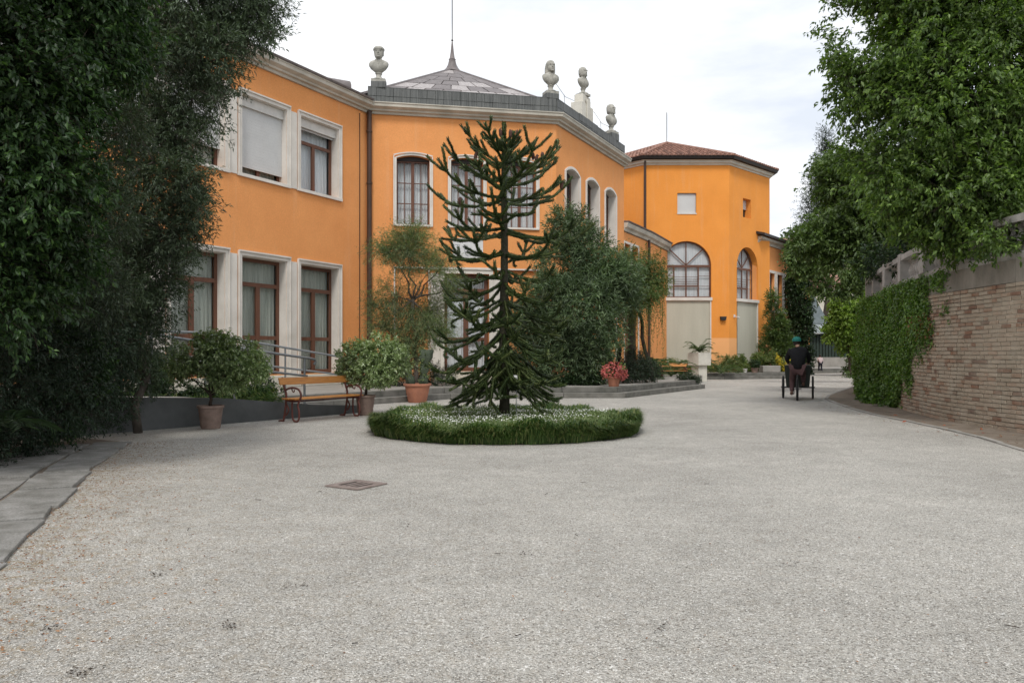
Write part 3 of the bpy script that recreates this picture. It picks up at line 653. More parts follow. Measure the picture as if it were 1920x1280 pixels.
# ---------------------------------------------------------------- busts on the parapet
def loft(mb, secs, c, n=14, rz=0):
    """secs: (z, rx, ry, ox, oy)"""
    R = Matrix.Rotation(rz, 3, 'Z'); vs = []; fs = []; m = len(secs)
    for z, rx, ry, ox, oy in secs:
        for k in range(n):
            a = 2*PI*k/n; vs.append(Vector(c)+R@Vector((ox+rx*math.cos(a), oy+ry*math.sin(a), z)))
    for i in range(m-1):
        for k in range(n): fs.append((i*n+k, i*n+(k+1) % n, (i+1)*n+(k+1) % n, (i+1)*n+k))
    fs += [tuple(range(n))[::-1], tuple(range((m-1)*n, m*n))]; return mb.add(vs, fs)
def bust(x, Y, zb, h, rz, style, label, ped=0, pedw=.5):
    """faces local -Y before turning by rz; x,Y plan position"""
    t = thing('stone_bust', (x, Y, zb), label, 'statue', 'stone busts along the villa parapet'); k = h/1.28; c = Vector((x, Y, zb+ped)); R = Matrix.Rotation(rz, 3, 'Z')
    if ped:
        mb = MB(); mb.box((x, Y, zb+ped/2), (pedw*k, pedw*k, ped), rz, 0); mb.build('pedestal_block', M['slate'] if style != 'tall' else M['ped_stone'], t, bevel=.015)
    mb = MB(); mb.box(c+Vector((0, 0, .05*k)), (.5*k, .44*k, .1*k), rz); loft(mb, [(z*k, r*k, r*k, 0, 0) for z, r in ((.10, .24), (.14, .21), (.17, .12), (.24, .09), (.30, .10), (.33, .13), (.36, .10))], c); mb.build('socle', M['grey_stone'], t, smooth=True)
    mb = MB(); loft(mb, [(z*k, rx*k, ry*k, 0, oy*k) for z, rx, ry, oy in ((.34, .09, .07, -.02), (.40, .17, .11, -.03), (.48, .27, .15, -.03), (.58, .335, .17, -.02), (.68, .35, .16, 0), (.75, .31, .14, .01), (.80, .20, .115, .01), (.83, .12, .10, .01), (.88, .095, .095, .0), (.93, .09, .10, -.01))], c, 16, rz)
    # head
    loft(mb, [(z*k, rx*k, ry*k, 0, oy*k) for z, rx, ry, oy in ((.84, .07, .08, -.06), (.89, .125, .14, -.045), (.96, .15, .165, -.03), (1.04, .16, .18, -.01), (1.11, .165, .185, .0), (1.18, .15, .17, .005), (1.24, .11, .12, .01), (1.27, .04, .05, .01))], c, 14, rz)
    mb.add([c+R@Vector(v)*k for v in ((-.03, -.17, 1.0), (.03, -.17, 1.0), (0, -.235, 1.01), (0, -.18, 1.11))], [(0, 1, 2), (1, 3, 2), (0, 2, 3), (0, 3, 1)])   # nose
    mb.box(c+R@Vector((0, -.17, 1.115))*k, (.20*k, .04*k, .022*k), rz); mb.box(c+R@Vector((0, -.175, .945))*k, (.09*k, .04*k, .016*k), rz)
    mb.box(c+R@Vector((0, -.165, .89))*k, (.11*k, .06*k, .06*k), rz)
    for q in range(7): # drapery folds
        xx = -.24+.08*q; mb.tube([c+R@Vector((xx*.35, -.11, .82))*k, c+R@Vector((xx*.8, -.175+abs(xx)*.25, .66))*k, c+R@Vector((xx*.9, -.155+abs(xx)*.3, .50))*k], .016*k, 5)
    mb.build('torso_and_head', M['grey_stone'], t, smooth='all')
    mb = MB()
    if style == 'cap': loft(mb, [(z*k, rx*k, ry*k, 0, oy*k) for z, rx, ry, oy in ((1.0, .165, .13, .09), (1.13, .18, .19, .02), (1.17, .205, .215, .01), (1.22, .195, .20, .02), (1.27, .15, .16, .03), (1.30, .06, .07, .03))], c, 14, rz)
    elif style == 'long':
        loft(mb, [(z*k, rx*k, ry*k, 0, oy*k) for z, rx, ry, oy in ((.76, .20, .10, .07), (.88, .215, .13, .07), (1.04, .205, .16, .06), (1.18, .18, .18, .03), (1.27, .13, .14, .02), (1.31, .05, .06, .02))], c, 14, rz)
    else: loft(mb, [(z*k, rx*k, ry*k, 0, oy*k) for z, rx, ry, oy in ((.90, .16, .10, .08), (1.04, .185, .14, .06), (1.16, .185, .17, .04), (1.25, .14, .15, .03), (1.30, .06, .07, .03))], c, 14, rz)
    if style == 'beard' or style == 'tall': loft(mb, [(z*k, rx*k, ry*k, 0, -.10*k) for z, rx, ry in ((.76, .03, .02), (.84, .08, .05), (.92, .10, .06), (1.0, .10, .04))], c, 10, rz)
    mb.build('hair', M['grey_stone'], t, smooth='all'); return t
ZQ = ZP+.61
q = FM.P(.38, -.18, 0); bust(q.x, q.y, ZQ-.03, 1.28, .05, 'cap', 'stone bust in a flat cap, on the parapet at the drainpipe corner', .22, .5)
q = FM.P(6.62, -.2, 0); bust(q.x, q.y, ZQ-.03, 1.24, .35, 'long', 'long-haired stone bust on the parapet just right of the lead roof', .2, .5)
a = FR.sx(1102); q = FR.P(a, -.2, 0)
pd = MB(); t3 = thing('stone_pedestal', (q.x, q.y, ZQ), 'tall pale stone pedestal block rising from the parapet under a bust', 'pedestal')
FR.box(pd, a-1.0, a+1.0, -.55, .06, ZQ-.25, ZQ+.02); pd.build('base_block', M['slate'], t3)
pd = MB(); FR.box(pd, a-.62, a+.62, -.48, .0, ZQ+.022, ZQ+.62); FR.box(pd, a-.40, a+.40, -.42, -.04, ZQ+.622, ZQ+.98); FR.box(pd, a-.16, a+.2, .001, .05, ZQ+.022, ZQ+.80); pd.build('shaft', M['ped_stone'], t3, bevel=.02)
bust(q.x, q.y, ZQ+.985, 1.16, .8, 'tall', 'bearded stone bust raised high on a tall pale pedestal block', 0)
a = FR.sx(1154); q = FR.P(a, -.2, 0); bust(q.x, q.y, ZQ-.03, 1.3, .8, 'beard', 'stone bust on the parapet nearest the tiled tower roof', .3, .5)
for k, (s0, s1) in enumerate(((.4, 2.2), (4.3, 6.2))):
    w_ = MB(); w_.tube([FR.P(s0, -.2, ZQ+.7), FR.P((s0+s1)/2, -.2, ZQ+.45), FR.P(s1, -.2, ZQ+.55)], .008, 4); w_.tube([FR.P(s0+.9, -.2, ZQ), FR.P(s0+.8, -.2, ZQ+.5)], .01, 4); w_.build('stay_wire', M['gutter'], villa)

# ================================================================== LOW BLOCK between villa and tower
lb = thing('low_wing', (PR.x, PR.y, 0), 'low orange wing with white framed openings between villa and octagonal tower', 'building')
sE = FB.sx(1214); wm = MB(); lops = []
ub = [(FB.sx(1170), FB.sx(1181)), (FB.sx(1184), FB.sx(1196))]
for a, b in ub: lops.append((a, b, EYE+3.1, EYE+5.0, 0, .3))
for a, b in ub: lops.append((a, b, .66, EYE+2.1, 0, .3))
LT = EYE+5.55; wall(wm, FB, 0, sE, 0, LT, lops)
p1 = FB.P(sE, 0, 0); b2 = Vector((9.0, 44.5, 0)); b3 = Vector((4.0, 44.5, 0)); p0 = FB.P(0, -.0, 0)
for p, q in ((p1, b2), (b2, b3), (b3, p0)): wm.add([(p.x, p.y, 0), (q.x, q.y, 0), (q.x, q.y, LT), (p.x, p.y, LT)], [(0, 1, 2, 3)])
wm.build('wall', M['orange'], lb, fix=False)
mb = MB(); mb.prism([(p.x, p.y, LT-.05) for p in (p0, p1, b2, b3)], [(p.x, p.y, LT+.02) for p in (p0, p1, b2, b3)]); mb.build('roof', M['slate'], lb)
mb = MB(); sweep(mb, [FB.P(.02, 0, 0), p1, b2], [(-.02, LT-.02), (.08, LT-.02), (.11, LT+.08), (.22, LT+.15), (.25, LT+.26), (.27, LT+.33), (-.3, LT+.36)]); mb.build('cornice', M['cornice'], lb)
mb = MB(); sweep(mb, [FB.P(.02, 0, 0), p1, b2], [(.0, LT+.365), (.30, LT+.345), (.33, LT+.40), (-.6, LT+.5)]); mb.build('eaves', M['rooflead'], lb)
for a, b in ub:
    mb = MB(); ring(mb, FB, a, b, EYE+3.1, EYE+5.0, 0, .10, .002, .04); mb.build('window_surround', M['white'], lb)
    window(FB, lb, a+.01, b-.01, EYE+3.1, EYE+4.99, -.25, 1, 1, split=False, cur='curtainw')
    mb = MB(); ring(mb, FB, a, b, .66, EYE+2.1, 0, .10, .002, .04, bottom=False); mb.build('door_surround', M['white'], lb)
    window(FB, lb, a+.01, b-.01, .67, EYE+2.09, -.12, 1, 1, split=False, cur='curtainw', rail=1.6, gl='glassblue', name='glazed_door')
dp = MB(); q = FB.P(sE-.12, .12, 0); dp.tube([(q.x, q.y, .3), (q.x, q.y, LT)], .07, 8); dp.build('drainpipe', M['pipe'], lb, smooth=True)

# ================================================================== OCTAGONAL TOWER
tc_ = Vector((9.43, 48.53)); side = 4.58; V8 = []
for k in range(8):
    a = -PI/2-PI/8+k*PI/4; Rr = side/(2*math.sin(PI/8)); V8.append(Vector((tc_.x+Rr*math.cos(a), tc_.y+Rr*math.sin(a), 0)))
tw = thing('octagonal_tower', (tc_.x, tc_.y, 0), 'bright orange octagonal tower with arched windows and red tiled roof', 'building')
TT = EYE+10.14; wm = MB()
FBf = Fr(V8[0].x, V8[0].y, V8[1].x-V8[0].x, V8[1].y-V8[0].y); FC = Fr(V8[1].x, V8[1].y, V8[2].x-V8[1].x, V8[2].y-V8[1].y)
def sq(fr, x0, x1): return fr.sx(x0), fr.sx(x1)
ba, bb_ = sq(FBf, 1241, 1333.5); br = (bb_-ba)/2; ca, cb_ = sq(FC, 1381.5, 1421); cr = (cb_-ca)/2
SZ = EYE+3.0
bo = [(ba, bb_, SZ, FBf.z(1287, 452), br, .22), (*sq(FBf, 1270, 1305.5), FBf.z(1288, 400), FBf.z(1288, 362), 0, .18), (ba, bb_, .3, SZ-.17, 0, .07)]
co = [(ca, cb_, SZ, FC.z(1401, 463.5), cr, .42), (*sq(FC, 1393, 1408), FC.z(1400, 408.5), FC.z(1400, 373), 0, .4), (ca, cb_, .3, SZ-.17, 0, .07)]
bo[0] = (ba, bb_, SZ, SZ+1.72+br, br, .22); co[0] = (ca, cb_, SZ, SZ+1.72+cr*1.0, cr, .42)
for k in range(8):
    p, q = V8[k], V8[(k+1) % 8]; fr = Fr(p.x, p.y, q.x-p.x, q.y-p.y)
    wall(wm, fr, 0, side, 0, TT, bo if k == 0 else co if k == 1 else [])
wm.build('wall', M['orange_b'], tw, fix=False)
mb = MB(); sweep(mb, V8, [(-.02, TT), (.05, TT), (.07, TT+.06), (.17, TT+.11), (.19, TT+.20), (.26, TT+.24), (-.02, TT+.27)], True); mb.build('cornice', M['stone'], tw)
mb = MB(); sweep(mb, V8, [(.2, TT+.275), (.40, TT+.275), (.46, TT+.42), (.2, TT+.42)], True); mb.build('gutter', M['gutter'], tw)
AT = Vector((tc_.x, tc_.y, EYE+12.75)); RZ = TT+.40
Rr2 = (side/(2*math.tan(PI/8))+.44)/math.cos(PI/8); E8 = [Vector((tc_.x+Rr2*math.cos(-PI/2-PI/8+k*PI/4), tc_.y+Rr2*math.sin(-PI/2-PI/8+k*PI/4), RZ)) for k in range(8)]
mb = MB(); mb.add(E8+[AT], [(k, (k+1) % 8, 8) for k in range(8)]+[tuple(range(8))[::-1]]); troof = mb.build('roof', M['tile'], tw)
tl_ = MB()
for k in (6, 7, 0, 1, 2):
    p, q = E8[k], E8[(k+1) % 8]; mid = (p+q)/2; up = (AT-mid); H = up.length; up.normalize(); al = (q-p).normalized(); nr = al.cross(up); nr = nr if nr.z > 0 else -nr
    Lw = (q-p).length; nc = int(Lw/.23); rw_ = .36
    for c in range(nc+1):
        x = (c+.5)*Lw/nc-Lw/2; hmax = H*(1-abs(x)/(Lw/2)); r = 0; y = -.05
        while y < hmax-.1:
            y1 = min(y+rw_, hmax); o = mid+al*x+up*y; e = mid+al*x+up*(y1+.03)
            prof = [(-.085, .01), (-.06, .065), (0, .09), (.06, .065), (.085, .01)]; j = random.uniform(-.01, .01)
            vs_ = [o+al*(a+j)+nr*(h+.03) for a, h in prof]+[e+al*(a*.85+j)+nr*h for a, h in prof]
            tl_.add(vs_, [(i, i+1, 6+i, 5+i) for i in range(4)]+[(0, 1, 2, 3, 4)]); y = y1
tl_.build('roof_tiles', M['tile'], troof, kind='stuff', fix=False)
for k in range(8): mb = MB(); mb.tube([E8[k]+Vector((0, 0, .06)), AT+Vector((0, 0, .05))], .09, 6); mb.build('hip_tiles', M['tile'], troof)
mb = MB(); mb.tube([AT, AT+Vector((0, 0, 1.9))], .02, 5); mb.build('lightning_rod', M['gutter'], troof)
dp = MB(); q = V8[0]; dp.tube([(q.x+.02, q.y-.14, LT+.6), (q.x+.02, q.y-.14, TT+.3)], .07, 8); dp.build('drainpipe', M['pipe'], tw, smooth=True)
def fan_window(fr, a, b, zs, spring, d, name='arched_window'):
    mb = MB(); c = (a+b)/2; r = (b-a)/2; fw = .06; zt = spring+r; d0, d1 = d-.03, d+.03
    fr.box(mb, a, a+fw, d0, d1, zs, spring); fr.box(mb, b-fw, b, d0, d1, zs, spring); fr.box(mb, a+fw, b-fw, d0, d1, zs, zs+fw); fr.box(mb, a+fw, b-fw, d0, d1+.01, spring-.07, spring+.05)
    o = arch_pts(a, b, 0, zt, r)[2:]; i_ = [(c+(x-c)*(r-fw)/r, spring+(z-spring)*(r-fw)/r) for x, z in o]
    for k in range(len(o)-1): fr.prism(mb, [o[k], o[k+1], i_[k+1], i_[k]], d0, d1)
    for t in (PI/4, PI/2, 3*PI/4):
        dx, dz = math.cos(t), math.sin(t); nx, nz_ = -dz*.028, dx*.028
        fr.prism(mb, [(c+nx, spring+.05+nz_), (c-nx, spring+.05-nz_), (c+dx*(r-fw)-nx, spring+dz*(r-fw)-nz_), (c+dx*(r-fw)+nx, spring+dz*(r-fw)+nz_)], d-.02, d+.02)
    w = b-a; m1, m2 = a+w*.25, a+w*.75
    for m in (m1, m2, c): fr.box(mb, m-.035, m+.035, d-.025, d+.025+(.01 if m != c else 0), zs+fw, spring-.07)
    zr = zs+(spring-zs)*.36
    fr.box(mb, m1, m2, d-.02, d+.03, zr-.04, zr+.04)
    for zz in (.36, .68): fr.box(mb, a+fw, m1-.035, d-.015, d+.015, zs+(spring-zs)*zz-.012, zs+(spring-zs)*zz+.012); fr.box(mb, m2+.035, b-fw, d-.015, d+.015, zs+(spring-zs)*zz-.012, zs+(spring-zs)*zz+.012)
    for k in range(4): fr.box(mb, m1, m2, d+.05, d+.065, zr+.10+.13*k, zr+.12+.13*k)
    wd = mb.build(name, M['brown'], tw)
    for x0, x1 in ((a+fw, m1), (m1, c), (c, m2), (m2, b-fw)):
        for z0_, z1_ in ((zs+fw, zr), (zr, spring-.07)): pane(fr, wd, x0+.03, x1-.03, z0_+.01, z1_-.03, d)
    for t0 in range(4):
        arc = [(c+math.cos(PI/4*(t0+u/4))*(r-fw), spring+.05+math.sin(PI/4*(t0+u/4))*(r-fw-.05)) for u in range(5)]
        mb = MB(); fr.prism(mb, [(c, spring+.05)]+arc, d-.008, d-.002); mb.build('pane', M['glass'], wd)
    cu = MB(); fr.prism(cu, arch_pts(a+.03, b-.03, zs+.02, zt-.03, r-.03), d-.13, d-.11); cu.build('curtain', M['curtainw'], wd)
fan_window(FBf, ba+.01, bb_-.01, SZ+.01, SZ+1.72, -.15); fan_window(FC, ca+.01, cb_-.01, SZ+.01, SZ+1.72, -.36)
for fr, a, b in ((FBf, ba, bb_), (FC, ca, cb_)):
    mb = MB(); fr.box(mb, a-.03, b+.05, -.2, .07, SZ-.165, SZ+.005); mb.build('window_sill', M['white'], tw, bevel=.01)
    mb = MB(); fr.box(mb, a+.002, b-.002, -.10, -.05, .3, SZ-.17); mb.build('infill_panel', M['beige'], tw)
    mb = MB(); fr.box(mb, b-.06, b+.0, -.049, .015, .3, SZ-.17); mb.build('panel_trim', M['white'], tw)
    mb = MB(); fr.box(mb, a+.0, a+.03, -.049, .012, .3, SZ-.17); mb.build('panel_joint', M['pipe'], tw)
a, b, z0, z1 = bo[1][:4]; mb = MB(); fr = FBf
mb = MB(); fr.box(mb, a+.01, b-.01, -.17, -.10, z0+.01, z1-.02); mb.build('square_window_blind', M['shutter'], tw); mb = MB(); fr.box(mb, a-.02, b+.02, -.1, .03, z0-.05, z0+.008); mb.build('window_sill', M['white'], tw)
a, b, z0, z1 = co[1][:4]; mb = MB(); FC.box(mb, a+.01, b-.01, -.36, -.30, z0+(z1-z0)*.5, z1-.02); mb.build('half_lowered_blind', M['shutter'], tw)
mb = MB(); FC.box(mb, a+.002, b-.002, -.399, -.38, z0, z1); mb.build('window', M['dark'], tw)
# lamp and camera on the tower corner
q = FBf.sx(1355); lp = thing('wall_lamp', FBf.P(q, 0, EYE+1.95), 'small dark wedge-shaped wall lamp on the tower face between the arched bays', 'lamp')
mb = MB(); z = FBf.z(1355, 597); FBf.prism(mb, [(q-.17, z+.1), (q+.17, z+.1), (q+.13, z-.1), (q-.13, z-.1)], .005, .20); mb.build('lamp_housing', M['gutter'], lp, bevel=.01)
q = FC.sx(1376); cm = thing('security_camera', FC.P(q, 0, EYE+1.95), 'small white security camera on the tower corner right of the dark lamp', 'camera')
z = FC.z(1376, 593); mb = MB(); FC.box(mb, q-.05, q+.05, .004, .05, z-.06, z+.1); mb.tube([FC.P(q, .05, z), FC.P(q+.05, .2, z-.05)], .02, 6); mb.build('bracket', M['plastic'], cm)
mb = MB(); mb.tube([FC.P(q-.02, .20, z-.03), FC.P(q+.16, .24, z-.08)], .045, 8); mb.build('camera_body', M['plastic'], cm, smooth=True)

# ================================================================== FAR WING, SHED, FAR HOUSE
w0 = Vector((13.9, 45.3)); FW = Fr(w0.x, w0.y, .60, .80); fw_ = thing('far_wing', (w0.x, w0.y, 0), 'orange wing with three white framed windows right of the octagonal tower', 'building')
WT = EYE+6.35; wops = []
for x0, x1 in ((1442, 1452), (1456.5, 1466), (1469.5, 1479), (1483, 1492)): wops.append((FW.sx(x0), FW.sx(x1), EYE+2.55, EYE+4.75, 0, .25))
wops.append((FW.sx(1470), FW.sx(1481), .5, EYE+1.6, 0, .25))
wm = MB(); wall(wm, FW, 0, 10, 0, WT, wops)
p, q = FW.P(10, 0, 0), FW.P(10, -8, 0); r = FW.P(0, -8, 0)
for a, b in ((p, q), (q, r), (r, FW.P(0, 0, 0))): wm.add([(a.x, a.y, 0), (b.x, b.y, 0), (b.x, b.y, WT), (a.x, a.y, WT)], [(0, 1, 2, 3)])
wm.build('wall', M['orange'], fw_, fix=False)
for o in wops:
    mb = MB(); ring(mb, FW, o[0], o[1], o[2], o[3], 0, .16, .002, .05); mb.build('window_surround', M['white'], fw_)
    window(FW, fw_, o[0]+.01, o[1]-.01, o[2]+.01, o[3]-.01, -.2, 1, 1, split=False, cur='curtainw', fw=.06)
mb = MB(); sweep(mb, [FW.P(0, 0, 0), p, q], [(-.02, WT-.05), (.1, WT-.05), (.14, WT+.08), (.32, WT+.16), (.35, WT+.28), (-.02, WT+.3)]); mb.build('cornice', M['cornice'], fw_)
mb = MB(); rr = [FW.P(-.2, .55, WT+.3), FW.P(10.5, .55, WT+.3), FW.P(10.5, -4, WT+1.5), FW.P(-.2, -4, WT+1.5)]; mb.hexa(rr+[v+Vector((0, 0, .14)) for v in rr]); mb.build('roof', M['gutter'], fw_)

sh = thing('garden_shed', (20, 60, 0), 'dark green boarded shed with sloping grey sheet roof at the far end', 'shed')
FS = Fr(19.3, 59, 1, .06); SW = 7.5
mb = MB(); FS.box(mb, 0, SW, -5, 0, .3, 1.0); mb.build('low_wall', M['terrace'], sh)
mb = MB(); FS.box(mb, .02, SW-.3, -4.9, -.08, 1.0, EYE+1.45); mb.build('wall', M['darkleafbase'], sh)
for k in range(30): mb = MB(); a = .05+k*(SW-.4)/30; FS.box(mb, a, a+.17, -.079, -.03-.01*(k % 2), 1.005, EYE+1.42); mb.build('board', M['greenwood'], sh)
def slope(name, mat, d0, z0, d1, z1, a0, a1, par=sh):
    mb = MB(); v = [FS.P(a0, d0, z0), FS.P(a1, d0, z0), FS.P(a1, d1, z1), FS.P(a0, d1, z1)]; mb.hexa(v+[x+Vector((0, 0, .08)) for x in v]); return mb.build(name, mat, par)
lowr = slope('glazed_roof', M['paleroof'], .5, EYE+1.45, -1.2, EYE+2.1, -.3, SW-1.4)
for k in range(12): mb = MB(); a = -.2+k*.55; v = [FS.P(a, .5, EYE+1.54), FS.P(a, -1.2, EYE+2.19)]; mb.tube(v, .035, 4); mb.build('glazing_bar', M['gutter'], lowr)
slope('roof', M['greyroof'], -1.25, EYE+2.15, -4.0, EYE+4.6, -1.2, SW-2.6)
slope('roof_ridge', M['gutter'], -3.9, EYE+4.65, -6.0, EYE+5.1, -1.6, SW-3.0)
mb = MB(); FS.box(mb, -1.2, SW-2.8, -7, -4.2, EYE+1.0, EYE+4.6); mb.build('rear_wall', M['greyroof'], sh)

fh = thing('far_house', (36, 92, 0), 'pale yellow house with red tiled roof glimpsed far behind the trees', 'house'); FH = Fr(33, 92, 1, .1)
hz0, hz1 = EYE+5, EYE+11.6; hops = []
for x in (1524, 1550, 1594, 1622): a = FH.sx(x-6); hops.append((a, FH.sx(x+6), FH.z(x, 548), FH.z(x, 533), 0, .2))
wm = MB(); wall(wm, FH, -3, 16, 0, hz1, hops)
for (a, b), (c, d) in (((16, 0), (16, -8)), ((16, -8), (-3, -8)), ((-3, -8), (-3, 0))): p, q = FH.P(a, b, 0), FH.P(c, d, 0); wm.add([p, q, (q.x, q.y, hz1), (p.x, p.y, hz1)], [(0, 1, 2, 3)])
wm.build('wall', M['yellowwall'], fh, fix=False)
for o in hops:
    mb = MB(); FH.box(mb, o[0], o[1], -.19, -.15, o[2], o[3]); w_ = mb.build('window', M['dark'], fh)
    mb = MB(); FH.box(mb, (o[0]+o[1])/2-.04, (o[0]+o[1])/2+.04, -.149, -.12, o[2], o[3]); FH.box(mb, o[0], o[1], -.1495, -.12, (o[2]+o[3])/2-.04, (o[2]+o[3])/2+.04); mb.build('window_bars', M['white'], w_)
mb = MB(); v = [FH.P(-3.6, .7, hz1-.05), FH.P(16.6, .7, hz1-.05), FH.P(16.6, -4, hz1+2.1), FH.P(-3.6, -4, hz1+2.1)]; mb.hexa(v+[x+Vector((0, 0, .2)) for x in v]); mb.build('roof', M['tile'], fh)
h2 = thing('far_outbuilding', (30, 78, 0), 'low pale building with weathered tiled lean-to roof beyond the shed', 'building'); FO = Fr(25.5, 76, 1, .05)
mb = MB(); FO.box(mb, -2, 10, -5, 0, 0, EYE+6.2); mb.build('wall', M['stone'], h2)
mb = MB(); v = [FO.P(-2.4, .5, EYE+6.2), FO.P(10.5, .5, EYE+6.2), FO.P(10.5, -5, EYE+8.0), FO.P(-2.4, -5, EYE+8.0)]; mb.hexa(v+[x+Vector((0, 0, .2)) for x in v]); mb.build('roof', M['tile'], h2)

# ================================================================== RAMP AND RAILS
FWp = Fr(-6.42, 13.06, 3.16, 4.44)
rmp = thing('access_ramp', (-6.42, 13.06, 0), 'dark rendered access ramp rising to the left behind the red-brown bench', 'ramp')
prof = [(-3.0, .62), (0, .575), (1.9, .48), (4.0, .25), (5.45, .15)]
mb = MB(); mt = MB()
for (s0, z0), (s1, z1) in zip(prof, prof[1:]):
    mb.hexa([FWp.P(s0, 0, 0), FWp.P(s1, 0, 0), FWp.P(s1, -.12, 0), FWp.P(s0, -.12, 0), FWp.P(s0, 0, z0), FWp.P(s1, 0, z1), FWp.P(s1, -.12, z1), FWp.P(s0, -.12, z0)])
    mt.hexa([FWp.P(s0, -.125, 0), FWp.P(s1, -.125, 0), FWp.P(s1, -1.45, 0), FWp.P(s0, -1.45, 0), FWp.P(s0, -.125, z0-.02), FWp.P(s1, -.125, z1-.02), FWp.P(s1, -1.45, z1-.02), FWp.P(s0, -1.45, z0-.02)])
mb.build('side_wall', M['asphaltwall'], rmp); mt.build('ramp_surface', M['terrace'], rmp)
rmp2 = thing('upper_ramp', FWp.P(0, -3, 0), 'second ramp behind the planting strip in front of the glazed doors', 'ramp')
mb = MB(); mb.hexa([FWp.P(-3.5, -2.9, .3), FWp.P(5.2, -2.9, .298), FWp.P(5.2, -4.2, .298), FWp.P(-3.5, -4.2, .3), FWp.P(-3.5, -2.9, .68), FWp.P(5.2, -2.9, .31), FWp.P(5.2, -4.2, .31), FWp.P(-3.5, -4.2, .68)]); mb.build('ramp_surface', M['terrace'], rmp2)
def railing(name, d, line, low, posts, label, curl=None):
    def P(x, y): s = FWp.sx(x, d); return FWp.P(s, d, FWp.z(x, y, d))
    t = thing(name, FWp.P(FWp.sx(posts[0][0], d), d, .3), label, 'railing', 'ramp handrails')
    mb = MB(); pts = [P(*q) for q in line]
    if curl: e = pts[-1]; pts += [e+Vector((.06, .085, -.02)), e+Vector((.075, .10, -.07)), e+Vector((.05, .06, -.12))]
    mb.tube(pts, .026, 8); mb.build('top_rail', M['rail'], t, smooth=True)
    mb = MB(); mb.tube([P(*q) for q in low], .024, 8); mb.build('lower_rail', M['rail'], t, smooth=True)
    for x, zb in posts:
        import bisect
        xs = [q[0] for q in line]; i = min(max(bisect.bisect(xs, x)-1, 0), len(xs)-2); f = (x-xs[i])/(xs[i+1]-xs[i]); y = line[i][1]+f*(line[i+1][1]-line[i][1])
        p = P(x, y); mb = MB(); mb.tube([(p.x, p.y, zb), (p.x, p.y, p.z-.02)], .024, 8); mb.lathe([(.05, 0), (.05, .012)], (p.x, p.y, zb), 10); mb.build('post', M['rail'], t, smooth=True)
railing('handrail', -.2, [(280, 625.6), (345, 635.6), (492, 659), (583, 672)], [(283, 666), (331, 672), (361, 676), (492, 695), (576, 704.5)], [(281, .53), (440, .42), (571, .25)], 'lower galvanised handrail with curled end on the ramp beside the bench', True)
railing('handrail', -2.95, [(262, 620), (287, 620.5), (375, 623), (385, 626), (450, 636.6), (532.5, 651), (657, 672)], [(257, 666), (322, 666), (400, 672), (503, 685.6), (629, 701), (655, 704)], [(285, .6), (385, .5), (535, .35), (650, .3)], 'upper handrail on the second ramp in front of the glazed doors')

# ================================================================== BENCHES
def bench(o, ang, L, label, sc=1.0, group=None):
    t = thing('park_bench', o, label, 'bench', group); A = Vector((math.cos(ang), math.sin(ang), 0)); B = Vector((-A.y, A.x, 0)); O = Vector(o)
    P = lambda l, p, z: O+A*l*sc+B*p*sc+Vector((0, 0, z*sc))
    def sm(pts, l, r=.019):
        q = []
        for i in range(len(pts)-1):
            p0, p1, p2, p3 = pts[max(i-1, 0)], pts[i], pts[i+1], pts[min(i+2, len(pts)-1)]
            for k in range(5):
                u = k/5; f = lambda a, b, c, d: .5*(2*b+(c-a)*u+(2*a-5*b+4*c-d)*u*u+(3*b-a-3*c+d)*u**3); q.append((f(p0[0], p1[0], p2[0], p3[0]), f(p0[1], p1[1], p2[1], p3[1])))
        q.append(pts[-1]); return [P(l, a, b) for a, b in q]
    for l in (.10, L-.10):
        mb = MB()
        mb.tube(sm([(.50, .0), (.44, .03), (.40, .18), (.37, .36), (.37, .52), (.42, .66), (.47, .84)], l), .021*sc, 7)
        mb.tube(sm([(.20, .41), (.21, .25), (.19, .06), (.10, .012), (.03, .07), (.03, .22), (.06, .32), (.0, .42)], l), .018*sc, 7)
        mb.tube(sm([(.38, .60), (.30, .63), (.18, .645), (.05, .62), (-.02, .53), (.0, .42)], l), .020*sc, 7)
        mb.tube(sm([(.38, .41), (.20, .395), (.0, .405)], l), .022*sc, 7)
        mb.tube(sm([(.36, .33), (.30, .22), (.37, .12)], l), .016*sc, 6); mb.tube(sm([(.22, .63), (.20, .58), (.16, .57), (.15, .61)], l), .012*sc, 5)
        mb.tube(sm([(.56, .0), (.5, .012), (.44, .01)], l), .024*sc, 6); mb.tube(sm([(.41, .66), (.47, .72), (.44, .78)], l), .014*sc, 5)
        mb.build('iron_end_frame', M['iron'], t, smooth='all')
    for k in range(4):
        mb = MB(); p = .015+.095*k; mb.hexa([P(0, p, .425), P(L, p, .425), P(L, p+.085, .425), P(0, p+.085, .425), P(0, p, .452), P(L, p, .452), P(L, p+.085, .452), P(0, p+.085, .452)]); mb.build('seat_slat', M['benchwood'], t, bevel=.005)
    mb = MB(); mb.hexa([P(-.02, .395, .70), P(L+.02, .395, .70), P(L+.02, .425, .695), P(-.02, .425, .695), P(-.02, .435, .835), P(L+.02, .435, .835), P(L+.02, .465, .83), P(-.02, .465, .83)]); mb.build('backrest', M['benchwood'], t, bevel=.008)
    mb = MB(); mb.tube([P(.1, .2, .39), P(L-.1, .2, .39)], .012*sc, 6); mb.build('tie_rod', M['iron'], t)
    return t
bench((-4.02, 14.83, .002), math.atan2(1.53, .93), 1.86, 'wooden bench with red-brown scrolled iron ends in front of the dark ramp wall')
bench((6.05, 32.3, .305), .05, 1.72, 'small orange wooden bench left of the pedestal planter, plants growing round it', .64, 'low benches beyond the terrace')
bench((7.3, 36.7, .303), .02, 1.8, 'second small orange bench partly hidden behind the square stone planter', .64, 'low benches beyond the terrace')

